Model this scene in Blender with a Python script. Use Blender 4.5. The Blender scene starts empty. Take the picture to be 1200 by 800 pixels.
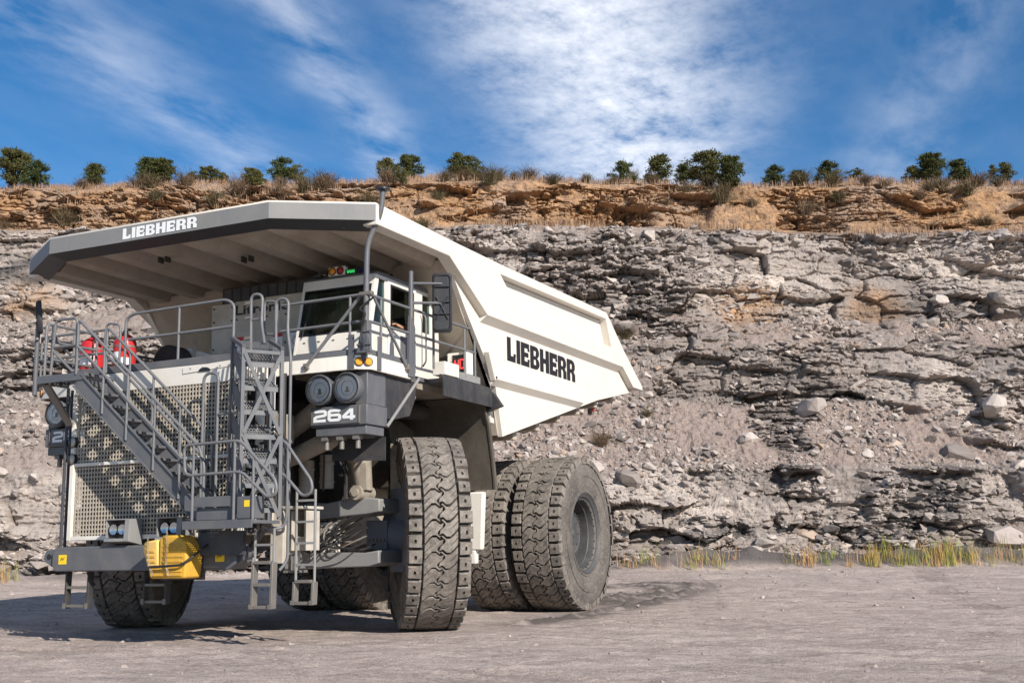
import bpy, bmesh, math, random
import numpy as np
from mathutils import Vector, Matrix

# ------------------------------------------------------------------ camera, sky, sun, exposure
scene = bpy.context.scene
COL = scene.collection
YAW, PITCH, ROLL = 0.4276, 0.1802, -0.0187
CAM = np.array([13.794, -19.015, 1.360])
FWH = np.array([-math.sin(YAW), math.cos(YAW)])          # horizontal viewing direction
RGT = np.array([math.cos(YAW), math.sin(YAW)])

cam_data = bpy.data.cameras.new('camera')
cam_data.sensor_width = 36.0
cam_data.sensor_fit = 'HORIZONTAL'
cam_data.lens = 40.645
cam_data.clip_end = 3000
cam_data.clip_start = 0.1
cam = bpy.data.objects.new('camera', cam_data)
COL.objects.link(cam)
_fw = Vector((-math.sin(YAW)*math.cos(PITCH), math.cos(YAW)*math.cos(PITCH), math.sin(PITCH)))
_r = Vector((math.cos(YAW), math.sin(YAW), 0))
_u = _r.cross(_fw)
_r2 = math.cos(ROLL)*_r + math.sin(ROLL)*_u
_u2 = -math.sin(ROLL)*_r + math.cos(ROLL)*_u
cam.matrix_world = Matrix(((_r2.x, _u2.x, -_fw.x, CAM[0]), (_r2.y, _u2.y, -_fw.y, CAM[1]),
                           (_r2.z, _u2.z, -_fw.z, CAM[2]), (0, 0, 0, 1)))
scene.camera = cam

SUN_EL = math.radians(29)
SUN_H = Vector((0.86, -0.51, 0)).normalized()
TO_SUN = Vector((SUN_H.x*math.cos(SUN_EL), SUN_H.y*math.cos(SUN_EL), math.sin(SUN_EL)))

world = bpy.data.worlds.new('World')
scene.world = world
world.use_nodes = True
nt = world.node_tree
nt.nodes.clear()
def N(tree, kind, **kw):
    n = tree.nodes.new(kind)
    for k, v in kw.items():
        if k.startswith('i_'):
            key = k[2:]
            key = int(key) if key.isdigit() else key.replace('_', ' ')
            n.inputs[key].default_value = v
        else:
            setattr(n, k, v)
    return n
def Mth(tree, op, a, b=None, c=None, clamp=False):
    n = tree.nodes.new('ShaderNodeMath'); n.operation = op; n.use_clamp = clamp
    for i, v in enumerate((a, b, c)):
        if v is None: continue
        if isinstance(v, (int, float)): n.inputs[i].default_value = v
        else: tree.links.new(v, n.inputs[i])
    return n.outputs[0]
def Ramp(tree, fac, stops, interp='LINEAR'):
    n = tree.nodes.new('ShaderNodeValToRGB'); n.color_ramp.interpolation = interp
    e = n.color_ramp.elements
    while len(e) < len(stops): e.new(0.5)
    for el, (p, c) in zip(e, stops):
        el.position = p
        el.color = (c, c, c, 1) if isinstance(c, (int, float)) else (*c, 1)
    tree.links.new(fac, n.inputs[0])
    return n.outputs[0]
def MixC(tree, fac, a, b, mode='MIX'):
    n = tree.nodes.new('ShaderNodeMix'); n.data_type = 'RGBA'; n.blend_type = mode; n.clamp_factor = True
    for s, v in ((0, fac), (6, a), (7, b)):
        if isinstance(v, (int, float)): n.inputs[s].default_value = v
        elif isinstance(v, (tuple, list)): n.inputs[s].default_value = (*v, 1) if len(v) == 3 else v
        else: tree.links.new(v, n.inputs[s])
    return n.outputs[2]

sky = N(nt, 'ShaderNodeTexSky', sky_type='NISHITA', sun_disc=False)
sky.sun_elevation = SUN_EL
sky.sun_rotation = math.atan2(SUN_H.x, SUN_H.y)
sky.altitude = 1500
sky.air_density = 1.0
sky.dust_density = 0.25
sky.ozone_density = 2.0
tc = N(nt, 'ShaderNodeTexCoord')
sep = N(nt, 'ShaderNodeSeparateXYZ'); nt.links.new(tc.outputs['Generated'], sep.inputs[0])
zz = Mth(nt, 'MAXIMUM', sep.outputs[2], 0.04)
cx = Mth(nt, 'DIVIDE', sep.outputs[0], zz)
cy = Mth(nt, 'DIVIDE', sep.outputs[1], zz)
comb = N(nt, 'ShaderNodeCombineXYZ'); nt.links.new(cx, comb.inputs[0]); nt.links.new(cy, comb.inputs[1])
CP = comb.outputs[0]                                     # a point on the cloud layer
def noise(tree, vec, scale, detail=6, rough=0.55, dist=0.0, mp=None):
    if mp is not None:
        m = N(tree, 'ShaderNodeMapping')
        m.inputs['Rotation'].default_value = (0, 0, mp[0])
        m.inputs['Scale'].default_value = mp[1]
        tree.links.new(vec, m.inputs['Vector']); vec = m.outputs[0]
    n = N(tree, 'ShaderNodeTexNoise'); n.inputs['Scale'].default_value = scale
    n.inputs['Detail'].default_value = detail; n.inputs['Roughness'].default_value = rough
    n.inputs['Distortion'].default_value = dist
    tree.links.new(vec, n.inputs['Vector'])
    return n.outputs['Fac']
warp = noise(nt, CP, 1.3, 3, 0.5)
q = Mth(nt, 'ADD', Mth(nt, 'ADD', cx, Mth(nt, 'MULTIPLY', cy, 0.25)), Mth(nt, 'MULTIPLY', Mth(nt, 'SUBTRACT', warp, 0.5), 0.42))
def street(center, half):
    d = Mth(nt, 'DIVIDE', Mth(nt, 'SUBTRACT', q, center), half)
    return Mth(nt, 'POWER', 2.718, Mth(nt, 'MULTIPLY', Mth(nt, 'MULTIPLY', d, d), -1.0))
mott = noise(nt, CP, 16.0, 8, 0.68, 0.1, (0.25, (1.0, 0.7, 1)))
patch = noise(nt, CP, 3.2, 4, 0.55, 0.2)
wisp = noise(nt, CP, 5.0, 7, 0.58, 0.1, (0.5, (1.3, 0.6, 1)))
# streets of high cloud: one thick, the others thin
dens_main = Mth(nt, 'MULTIPLY', street(-0.20, 0.24), Ramp(nt, Mth(nt, 'ADD', Mth(nt, 'MULTIPLY', mott, 0.50), Mth(nt, 'MULTIPLY', patch, 0.50)), [(0.34, 0.08), (0.50, 0.62), (0.64, 1.0)]))
thin = Mth(nt, 'ADD', Mth(nt, 'MULTIPLY', street(-0.80, 0.10), 0.62), Mth(nt, 'MULTIPLY', street(-1.25, 0.13), 0.42))
thin = Mth(nt, 'ADD', thin, Mth(nt, 'MULTIPLY', street(0.50, 0.12), 0.30))
thin = Mth(nt, 'ADD', thin, 0.05)
dens_thin = Mth(nt, 'MULTIPLY', thin, Ramp(nt, wisp, [(0.36, 0.0), (0.62, 0.50), (0.8, 0.75)]))
dens = Mth(nt, 'MINIMUM', Mth(nt, 'ADD', Mth(nt, 'MULTIPLY', dens_main, 0.95), dens_thin), 0.95)
hs = N(nt, 'ShaderNodeHueSaturation'); hs.inputs['Saturation'].default_value = 1.32; hs.inputs['Value'].default_value = 1.0
nt.links.new(sky.outputs[0], hs.inputs['Color'])
cl = MixC(nt, dens, hs.outputs[0], (8.6, 8.9, 9.6))
bg = N(nt, 'ShaderNodeBackground'); bg.inputs[1].default_value = 0.096
nt.links.new(cl, bg.inputs[0])
wo = N(nt, 'ShaderNodeOutputWorld'); nt.links.new(bg.outputs[0], wo.inputs[0])

sun_data = bpy.data.lights.new('sun', 'SUN')
sun_data.energy = 5.0
sun_data.angle = math.radians(0.53)
sun_data.color = (1.0, 0.93, 0.83)
sun = bpy.data.objects.new('sun', sun_data)
sun.rotation_euler = (-TO_SUN).to_track_quat('-Z', 'Y').to_euler()
sun.location = (40, -30, 60)
COL.objects.link(sun)

scene.view_settings.view_transform = 'Standard'
scene.view_settings.look = 'None'
scene.view_settings.gamma = 1.0
scene.view_settings.exposure = 0.40
scene.view_settings.use_curve_mapping = False
scene.render.engine = 'CYCLES'
try:
    scene.cycles.use_denoising = True
    scene.cycles.max_bounces = 8
    scene.cycles.transparent_max_bounces = 12
except Exception:
    pass

random.seed(7)
RNG = np.random.default_rng(11)

# ------------------------------------------------------------------ helpers
def tag(o, label=None, cat=None, group=None, kind=None):
    if label: o['label'] = label
    if cat: o['category'] = cat
    if group: o['group'] = group
    if kind: o['kind'] = kind
    return o

def fillet(pts, r, n=5, closed=False):
    pts = [Vector(p) for p in pts]
    out = []
    m = len(pts)
    for i, p in enumerate(pts):
        if not closed and i in (0, m-1):
            out.append(p); continue
        a, b = pts[i-1], pts[(i+1) % m]
        d1, d2 = (a-p), (b-p)
        rr = min(r, d1.length*0.49, d2.length*0.49)
        d1.normalize(); d2.normalize()
        if rr < 1e-4 or d1.dot(d2) < -0.999:
            out.append(p); continue
        s, e = p+d1*rr, p+d2*rr
        for k in range(n+1):
            t = k/n
            out.append(s*(1-t)**2 + p*2*t*(1-t) + e*t*t)
    return out

class MB:
    """collects shapes for ONE mesh object"""
    def __init__(self):
        self.v, self.f, self.s, self.m = [], [], [], []
        self.mi = 0
    def add(self, verts, faces, smooth=False):
        o = len(self.v)
        self.v += [tuple(p) for p in verts]
        self.f += [tuple(i+o for i in fc) for fc in faces]
        self.s += [smooth]*len(faces)
        self.m += [self.mi]*len(faces)
        return self
    def box(self, x0, x1, y0, y1, z0, z1):
        v = [(x, y, z) for z in (z0, z1) for y in (y0, y1) for x in (x0, x1)]
        return self.add(v, [(0,2,3,1), (4,5,7,6), (0,1,5,4), (2,6,7,3), (0,4,6,2), (1,3,7,5)])
    def bar(self, p, q, w, h, up=(0,0,1)):
        p, q = Vector(p), Vector(q)
        d = (q-p).normalized(); upv = Vector(up)
        sd = d.cross(upv)
        if sd.length < 1e-4: sd = d.cross(Vector((1,0,0)))
        sd.normalize(); u = sd.cross(d)
        v = []
        for c in (p, q):
            for a, b in ((-1,-1), (1,-1), (1,1), (-1,1)):
                v.append(c + sd*(a*w/2) + u*(b*h/2))
        return self.add(v, [(3,2,1,0), (4,5,6,7), (0,1,5,4), (1,2,6,5), (2,3,7,6), (3,0,4,7)])
    def prism(self, poly, axis, a0, a1):
        n = len(poly)
        def mk(p, a):
            if axis == 'x': return (a, p[0], p[1])
            if axis == 'y': return (p[0], a, p[1])
            return (p[0], p[1], a)
        v = [mk(p, a0) for p in poly] + [mk(p, a1) for p in poly]
        f = [tuple(range(n-1, -1, -1)), tuple(range(n, 2*n))]
        f += [(i, (i+1) % n, n+(i+1) % n, n+i) for i in range(n)]
        return self.add(v, f)
    def tube(self, pts, r, n=8, fil=0.0, closed=False, radii=None):
        if fil: pts = fillet(pts, fil, 5, closed)
        pts = [Vector(p) for p in pts]
        m = len(pts)
        v, f = [], []
        prev = None
        for i, p in enumerate(pts):
            if closed: t = pts[(i+1) % m]-pts[i-1]
            else: t = pts[min(i+1, m-1)]-pts[max(i-1, 0)]
            if t.length < 1e-9: t = Vector((0,0,1))
            t.normalize()
            if prev is None:
                a = Vector((0,0,1)) if abs(t.z) < 0.9 else Vector((1,0,0))
                nrm = t.cross(a).normalized()
            else:
                nrm = prev - t*prev.dot(t)
                if nrm.length < 1e-6: nrm = t.orthogonal()
                nrm.normalize()
            prev = nrm
            b = t.cross(nrm)
            rr = radii[i] if radii else r
            for k in range(n):
                an = 2*math.pi*k/n
                v.append(p + (nrm*math.cos(an)+b*math.sin(an))*rr)
        rng = m if closed else m-1
        for i in range(rng):
            for k in range(n):
                j = (i+1) % m
                f.append((i*n+k, i*n+(k+1) % n, j*n+(k+1) % n, j*n+k))
        self.add(v, f, True)
        if not closed:
            self.add(v[:n], [tuple(range(n-1, -1, -1))]); self.add(v[-n:], [tuple(range(n))])
        return self
    def cyl(self, p, q, r, n=16, r2=None):
        return self.tube([p, q], r, n, radii=[r, r2 if r2 is not None else r])
    def lathe(self, prof, origin, axis, n=32, smooth=True, caps=False):
        """prof: (radius, distance along axis)"""
        o = Vector(origin); ax = Vector(axis).normalized()
        e1 = ax.orthogonal().normalized(); e2 = ax.cross(e1)
        v, f = [], []
        m = len(prof)
        for k in range(n):
            an = 2*math.pi*k/n
            d = e1*math.cos(an)+e2*math.sin(an)
            for r, a in prof: v.append(o+ax*a+d*r)
        for k in range(n):
            k2 = (k+1) % n
            for i in range(m-1):
                f.append((k*m+i, k*m+i+1, k2*m+i+1, k2*m+i))
        if caps:
            f.append(tuple(k*m for k in range(n))); f.append(tuple(k*m+m-1 for k in range(n-1, -1, -1)))
        return self.add(v, f, smooth)
    def mesh(self, name, mats):
        me = bpy.data.meshes.new(name)
        me.from_pydata([tuple(p) for p in self.v], [], self.f)
        if not isinstance(mats, (list, tuple)): mats = [mats]
        for m in mats: me.materials.append(m)
        me.polygons.foreach_set('use_smooth', self.s)
        if len(mats) > 1: me.polygons.foreach_set('material_index', self.m)
        bm = bmesh.new(); bm.from_mesh(me)
        bmesh.ops.recalc_face_normals(bm, faces=bm.faces)
        bm.to_mesh(me); bm.free()
        try: me.set_sharp_from_angle(angle=math.radians(40))
        except Exception: pass
        return me
    def build(self, name, mats, parent=None, bevel=0.0, loc=None):
        o = bpy.data.objects.new(name, self.mesh(name, mats))
        COL.objects.link(o)
        if parent is not None: o.parent = parent
        if loc is not None: o.location = loc
        if bevel:
            b = o.modifiers.new('edge', 'BEVEL'); b.width = bevel; b.segments = 2
            b.limit_method = 'ANGLE'; b.angle_limit = math.radians(40)
        return o

def empty(name, loc=(0,0,0), parent=None):
    o = bpy.data.objects.new(name, None); COL.objects.link(o)
    o.location = loc; o.empty_display_size = 0.3
    if parent is not None: o.parent = parent
    return o

# ---- numpy noise
def _hash(ix, iy, seed):
    h = (ix.astype(np.int64)*374761393 + iy.astype(np.int64)*668265263 + seed*1442695041) & 0xffffffff
    h = ((h ^ (h >> 13))*1274126177) & 0xffffffff
    h = (h ^ (h >> 16)) & 0xffffffff
    h = (h*2246822519) & 0xffffffff
    h = h ^ (h >> 15)
    return (h & 0xffffff)/float(0xffffff)
def vnoise(x, y, seed=0):
    ix, iy = np.floor(x), np.floor(y)
    fx, fy = x-ix, y-iy
    fx = fx*fx*fx*(fx*(fx*6-15)+10); fy = fy*fy*fy*(fy*(fy*6-15)+10)
    a = _hash(ix, iy, seed); b = _hash(ix+1, iy, seed); c = _hash(ix, iy+1, seed); d = _hash(ix+1, iy+1, seed)
    return (a*(1-fx)+b*fx)*(1-fy)+(c*(1-fx)+d*fx)*fy
def fbm(x, y, seed=0, oct=4, gain=0.5):
    t = 0; a = 1; s = 0
    for i in range(oct):
        t = t+a*vnoise(x*2**i, y*2**i, seed+i*17); s += a; a *= gain
    return t/s*2-1
def sstep(a, b, x):
    t = np.clip((x-a)/(b-a), 0, 1); return t*t*(3-2*t)
def w2(s, L):
    """wall frame (along, away) to world x, y"""
    return CAM[0]+s*RGT[0]+L*FWH[0], CAM[1]+s*RGT[1]+L*FWH[1]
def grid_object(name, P, mat, attrs=None, smooth=True):
    """P: rows x cols x 3"""
    R, Cn = P.shape[:2]
    me = bpy.data.meshes.new(name)
    me.vertices.add(R*Cn)
    me.vertices.foreach_set('co', P.reshape(-1).astype(np.float32))
    i = np.arange((R-1)*(Cn-1)); r = i//(Cn-1); c = i % (Cn-1)
    a = r*Cn+c
    quads = np.stack([a, a+1, a+Cn+1, a+Cn], 1).astype(np.int32)
    nq = len(quads)
    me.loops.add(nq*4); me.polygons.add(nq)
    me.loops.foreach_set('vertex_index', quads.reshape(-1))
    me.polygons.foreach_set('loop_start', np.arange(0, nq*4, 4, dtype=np.int32))
    me.polygons.foreach_set('loop_total', np.full(nq, 4, dtype=np.int32))
    me.polygons.foreach_set('use_smooth', np.full(nq, smooth))
    me.update(calc_edges=True)
    for k, v in (attrs or {}).items():
        at = me.attributes.new(k, 'FLOAT_COLOR', 'POINT')
        at.data.foreach_set('color', v.reshape(-1).astype(np.float32))
    me.materials.append(mat)
    o = bpy.data.objects.new(name, me); COL.objects.link(o)
    return o
def raw_object(name, V, F, mat, parent=None, smooth=False, attr=None):
    """V: n x 3, F: m x 3 or m x 4 index array"""
    me = bpy.data.meshes.new(name)
    V = np.asarray(V, np.float32); F = np.asarray(F, np.int32); k = F.shape[1]
    me.vertices.add(len(V)); me.vertices.foreach_set('co', V.reshape(-1))
    me.loops.add(F.size); me.polygons.add(len(F))
    me.loops.foreach_set('vertex_index', F.reshape(-1))
    me.polygons.foreach_set('loop_start', np.arange(0, F.size, k, dtype=np.int32))
    me.polygons.foreach_set('loop_total', np.full(len(F), k, dtype=np.int32))
    me.polygons.foreach_set('use_smooth', np.full(len(F), smooth))
    me.update(calc_edges=True)
    if attr is not None:
        at = me.attributes.new('tint', 'FLOAT_COLOR', 'POINT')
        at.data.foreach_set('color', attr.reshape(-1).astype(np.float32))
    me.materials.append(mat)
    if name is None: return me
    o = bpy.data.objects.new(name, me); COL.objects.link(o)
    if parent is not None: o.parent = parent
    return o

# ------------------------------------------------------------------ materials
def new_mat(name):
    m = bpy.data.materials.new(name); m.use_nodes = True
    t = m.node_tree; b = t.nodes['Principled BSDF']
    return m, t, b
def bump(t, b, h, strength, dist):
    n = N(t, 'ShaderNodeBump'); n.inputs['Strength'].default_value = strength; n.inputs['Distance'].default_value = dist
    t.links.new(h, n.inputs['Height']); t.links.new(n.outputs[0], b.inputs['Normal'])
def paint(name, col, rough=0.45, dirt=(0.30, 0.25, 0.20), amount=0.35, scale=2.5, metal=0.0, streak=True, bmp=0.15, spec=0.4):
    """worn painted metal: colour, dust patches, vertical run-off streaks, slight unevenness"""
    m, t, b = new_mat(name)
    co = N(t, 'ShaderNodeTexCoord').outputs['Object']
    n1 = noise(t, co, scale, 8, 0.65)
    n2 = noise(t, co, 22.0, 4, 0.6)
    f = Ramp(t, n1, [(0.42, 0.0), (0.72, 1.0)])
    if streak:
        n3 = noise(t, co, 7.0, 4, 0.6, 0.0, (0, (2.2, 2.2, 0.22)))
        f = Mth(t, 'MAXIMUM', f, Ramp(t, n3, [(0.55, 0.0), (0.75, 0.9)]))
    f = Mth(t, 'MULTIPLY', f, Mth(t, 'MULTIPLY', Ramp(t, n2, [(0.2, 0.5), (0.7, 1.0)]), amount))
    var = MixC(t, Ramp(t, noise(t, co, 0.9, 3), [(0.3, 0.0), (0.7, 1.0)]), tuple(c*0.93 for c in col), tuple(min(c*1.05, 0.9) for c in col))
    t.links.new(MixC(t, f, var, dirt), b.inputs['Base Color'])
    t.links.new(Mth(t, 'ADD', rough, Mth(t, 'MULTIPLY', f, 0.4)), b.inputs['Roughness'])
    b.inputs['Metallic'].default_value = metal
    b.inputs['Specular IOR Level'].default_value = spec
    if bmp: bump(t, b, Mth(t, 'ADD', noise(t, co, 1.7, 3), Mth(t, 'MULTIPLY', n2, 0.25)), bmp, 0.02)
    return m
def plain(name, col, rough=0.5, metal=0.0, var=0.12, scale=9.0, emit=None, strength=1.0):
    m, t, b = new_mat(name)
    co = N(t, 'ShaderNodeTexCoord').outputs['Object']
    n1 = noise(t, co, scale, 5, 0.6)
    t.links.new(MixC(t, n1, tuple(c*(1-var*2) for c in col), tuple(min(c*(1+var*2), 1) for c in col)), b.inputs['Base Color'])
    b.inputs['Roughness'].default_value = rough; b.inputs['Metallic'].default_value = metal
    if emit:
        b.inputs['Emission Color'].default_value = (*emit, 1); b.inputs['Emission Strength'].default_value = strength
    return m
# ================================================================== ground
def ground_mat():
    m, t, b = new_mat('quarry_floor')
    geo = N(t, 'ShaderNodeNewGeometry').outputs['Position']
    at = N(t, 'ShaderNodeAttribute', attribute_name='tint')
    sp = N(t, 'ShaderNodeSeparateColor'); t.links.new(at.outputs['Color'], sp.inputs[0])
    big = noise(t, geo, 0.35, 6, 0.65, 0.5, (YAW, (0.5, 1.6, 1)))
    streak = noise(t, geo, 1.1, 8, 0.68, 0.0, (YAW+0.06, (0.75, 1.5, 1)))
    streak2 = noise(t, geo, 3.2, 7, 0.68, 0.0, (YAW-0.30, (0.7, 1.5, 1)))
    fine = noise(t, geo, 12.0, 7, 0.75)
    grit = noise(t, geo, 55.0, 4, 0.7)
    c = MixC(t, Ramp(t, big, [(0.3, 0.0), (0.7, 1.0)]), (0.35, 0.278, 0.244), (0.63, 0.525, 0.465))
    c = MixC(t, Ramp(t, streak, [(0.44, 0.0), (0.60, 0.75)]), c, (0.24, 0.193, 0.172))
    c = MixC(t, Ramp(t, streak2, [(0.5, 0.0), (0.70, 0.6)]), c, (0.63, 0.54, 0.50))
    c = MixC(t, Ramp(t, fine, [(0.42, 0.0), (0.66, 0.7)]), c, (0.64, 0.545, 0.49))
    c = MixC(t, Ramp(t, grit, [(0.38, 0.9), (0.50, 0.0)]), c, (0.14, 0.112, 0.10))
    c = MixC(t, sp.outputs[0], c, (0.115, 0.098, 0.088))
    c = MixC(t, sp.outputs[1], c, (0.115, 0.101, 0.096))
    c = MixC(t, Mth(t, 'MULTIPLY', sp.outputs[2], 0.75), c, (0.235, 0.190, 0.170))
    t.links.new(c, b.inputs['Base Color'])
    b.inputs['Roughness'].default_value = 0.95
    b.inputs['Specular IOR Level'].default_value = 0.15
    h = Mth(t, 'ADD', Mth(t, 'MULTIPLY', fine, 0.8), Mth(t, 'MULTIPLY', grit, 0.35))
    h = Mth(t, 'ADD', h, Mth(t, 'MULTIPLY', streak, 1.6)); h = Mth(t, 'ADD', h, Mth(t, 'MULTIPLY', streak2, 1.2))
    bump(t, b, h, 0.85, 0.06)
    return m

def axis_steps(parts):
    out = []
    for a, b, st in parts:
        n = max(1, int(round((b-a)/st))); out.append(np.linspace(a, b, n, endpoint=False))
    out.append(np.array([parts[-1][1]])); return np.concatenate(out)

def poly_dist(X, Y, pts):
    """distance to a polyline and arc length along it"""
    best = np.full(X.shape, 1e9); arc = np.zeros(X.shape); acc = 0.0
    for (ax, ay), (bx, by) in zip(pts[:-1], pts[1:]):
        dx, dy = bx-ax, by-ay; l2 = dx*dx+dy*dy
        tt = np.clip(((X-ax)*dx+(Y-ay)*dy)/l2, 0, 1)
        d = np.hypot(X-(ax+tt*dx), Y-(ay+tt*dy))
        k = d < best
        best = np.where(k, d, best); arc = np.where(k, acc+tt*math.sqrt(l2), arc)
        acc += math.sqrt(l2)
    return best, arc

def ground_base(L):
    return 0.040*np.log1p(np.exp((L-28.5)/1.2))*1.2

gs = axis_steps([(-900, -120, 60), (-120, -40, 4), (-40, -15, 0.3), (-15, 13, 0.062), (13, 30, 0.25), (30, 120, 4), (120, 900, 60)])
gl = axis_steps([(-700, -60, 40), (-60, 4, 2.5), (4, 8.5, 0.25), (8.5, 24, 0.062), (24, 47, 0.14), (47, 70, 2)])
GS, GL = np.meshgrid(gs, gl)
GX, GY = w2(GS, GL)
near = sstep(60, 30, np.abs(GS))*sstep(-5, 6, GL)
Z = ground_base(GL)
Z = Z + near*(0.05*fbm(GS*0.25, GL*0.4, 3, 3) + 0.030*fbm(GS*0.9, GL*1.5, 5, 4) + 0.026*fbm(GS*3, GL*4.5, 8, 3) + 0.05*np.clip(fbm(GS*2.2, GL*2.8, 12, 4)-0.20, 0, 1))
# ruts left by turning wheels
tint_fresh = np.zeros(GX.shape)
ruts = [[(4.5, 1.6), (4.5, 4.0), (4.5, 7.0), (4.45, 8.7), (4.4, 12.0), (4.2, 14.4), (3.6, 16.4), (2.5, 16.7), (1.4, 15.6)],
        [(3.5, 8.8), (3.55, 10.5), (3.7, 12.6), (3.4, 14.2), (2.4, 14.8), (1.4, 13.8)],
        [(2.9, 8.8), (2.95, 10.6), (2.9, 12.2)],
        [(-3.2, 8.8), (-4.4, 13.0), (-6.2, 16.5)]]
for pts in ruts:
    sm = fillet([(x, y, 0) for x, y in pts], 2.5, 6)
    pl = [(p.x, p.y) for p in sm]
    d, arc = poly_dist(GX, GY, pl)
    jag = np.clip(0.35+0.7*vnoise(arc*5.1, arc*0, 41)+0.9*fbm(GX*4, GY*4, 77, 4), 0.05, 2)
    Z = Z + 0.060*np.exp(-(d/0.10)**2)*jag - 0.025*np.exp(-((d-0.35)/0.25)**2) + 0.05*np.exp(-(d/0.6)**2)*np.clip(fbm(GX*6, GY*6, 79, 3), 0, 1)
    tint_fresh = np.maximum(tint_fresh, np.exp(-(d/0.62)**2)*np.clip(1.0+1.3*fbm(GX*2.6, GY*2.6, 21, 4), 0, 1))
# lug prints of earlier passes
lane = np.zeros(GX.shape)
for k, (pts, wid, sd) in enumerate(((((16, -11.5), (8, -6.2), (0.5, -4.9), (-9, -7.0), (-25, -14)), 0.52, 3),
                                     (((17.5, -8.0), (11, -3.0), (7.5, 4), (4, 16), (-2, 30)), 0.5, 4),
                                     (((19, -3.0), (13.5, 4), (11, 14), (9, 30)), 0.5, 9))):
    sm = fillet([(x, y, 0) for x, y in pts], 3, 6); pl = [(p.x, p.y) for p in sm]
    d, arc = poly_dist(GX, GY, pl)
    m = sstep(wid, wid*0.8, d)
    pr = np.clip(np.sin(arc*2*math.pi/0.28+d*5)*1.6, -1, 1)*sstep(0.10, 0.2, d)
    fade = np.clip(0.45+1.2*fbm(GX*0.35, GY*0.35, 60+sd, 3), 0, 1)
    Z = Z + m*fade*(-0.03+0.034*pr)
    lane = np.maximum(lane, m*fade*np.clip(0.75-0.45*pr+0.5*fbm(GX*1.3, GY*1.3, 91, 3), 0, 1))
# dusty spoil ridge along the wall foot
berm = np.exp(-((GL-43.7-0.4*fbm(GS*0.12, GS*0, 90, 3))/0.75)**2)
bh = 0.14+0.62*np.exp(-((GS-7.8)/3.4)**2)+0.55*np.exp(-((GS-17)/4.5)**2)+0.35*np.exp(-((GS+21)/4)**2)+0.16*fbm(GS*0.5, GS*0+4, 93, 3)
Z = Z + berm*bh*(0.9+0.2*fbm(GS*1.6, GL*1.6, 95, 3))
tint_berm = np.clip((berm-0.08)*2.6, 0, 1)*np.clip((bh-0.15)*4, 0, 1)*np.clip(1.15+0.7*fbm(GS*0.16, GL*0.2, 98, 3), 0, 1)
# level pads where the tyres stand
for (tx, ty) in ((3.32, 0), (-3.32, 0), (2.8, 6.6), (-2.8, 6.6)):
    d = np.hypot((GX-tx)/1.2, (GY-ty)/0.7); k = sstep(2.0, 1.0, d)
    Z = Z*(1-k) + k*0.0
def ground_z(s, L):
    i = int(np.clip(np.searchsorted(gl, L), 1, len(gl)-1)); j = int(np.clip(np.searchsorted(gs, s), 1, len(gs)-1))
    return float(Z[i, j])
att = np.zeros(GX.shape+(4,)); att[..., 0] = np.clip(tint_fresh, 0, 0.95); att[..., 1] = tint_berm; att[..., 2] = np.clip(lane, 0, 1); att[..., 3] = 1
ground = grid_object('ground', np.stack([GX, GY, Z], -1), ground_mat(), {'tint': att})
tag(ground, kind='structure')

# ================================================================== quarry wall
def wall_mat():
    m, t, b = new_mat('quarry_rock')
    geo = N(t, 'ShaderNodeNewGeometry').outputs['Position']
    at = N(t, 'ShaderNodeAttribute', attribute_name='tint')
    sp = N(t, 'ShaderNodeSeparateColor'); t.links.new(at.outputs['Color'], sp.inputs[0])
    tone, orange, talus, dark = sp.outputs[0], sp.outputs[1], sp.outputs[2], at.outputs['Alpha']
    mid = noise(t, geo, 1.3, 7, 0.65, 0.0)
    fine = noise(t, geo, 11.0, 8, 0.76)
    bed = noise(t, geo, 2.2, 6, 0.65, 0.0, (0, (0.35, 0.35, 3.2)))
    c = Ramp(t, tone, [(0.0, (0.095, 0.082, 0.076)), (0.35, (0.235, 0.201, 0.184)), (0.7, (0.435, 0.376, 0.338)), (1.0, (0.69, 0.605, 0.54))])
    c = MixC(t, Ramp(t, mid, [(0.35, 0.0), (0.7, 0.55)]), c, (0.38, 0.322, 0.288))
    c = MixC(t, Ramp(t, bed, [(0.52, 0.0), (0.68, 0.5)]), c, (0.115, 0.108, 0.106))
    tal = MixC(t, Ramp(t, fine, [(0.3, 0.0), (0.7, 1.0)]), (0.215, 0.166, 0.144), (0.43, 0.343, 0.303))
    c = MixC(t, talus, c, tal)
    org = MixC(t, Ramp(t, mid, [(0.35, 0.0), (0.65, 1.0)]), (0.25, 0.150, 0.088), (0.54, 0.318, 0.160))
    org = MixC(t, Ramp(t, bed, [(0.5, 0.0), (0.66, 0.6)]), org, (0.16, 0.112, 0.08))
    c = MixC(t, orange, c, org)
    c = MixC(t, dark, c, (0.050, 0.049, 0.052))
    c = MixC(t, Ramp(t, fine, [(0.25, 0.5), (0.5, 0.0)]), c, (0.11, 0.098, 0.09))
    t.links.new(c, b.inputs['Base Color'])
    b.inputs['Roughness'].default_value = 0.92
    b.inputs['Specular IOR Level'].default_value = 0.2
    h = Mth(t, 'ADD', fine, Mth(t, 'MULTIPLY', bed, 0.7))
    bump(t, b, h, 0.9, 0.12)
    return m
ROCK = wall_mat()

cs = axis_steps([(-900, -150, 50), (-150, -60, 4), (-60, -38, 0.45), (-38, -29, 0.13), (-29, 30, 0.072), (30, 38, 0.13), (38, 60, 0.45), (60, 150, 4), (150, 900, 50)])
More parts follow.
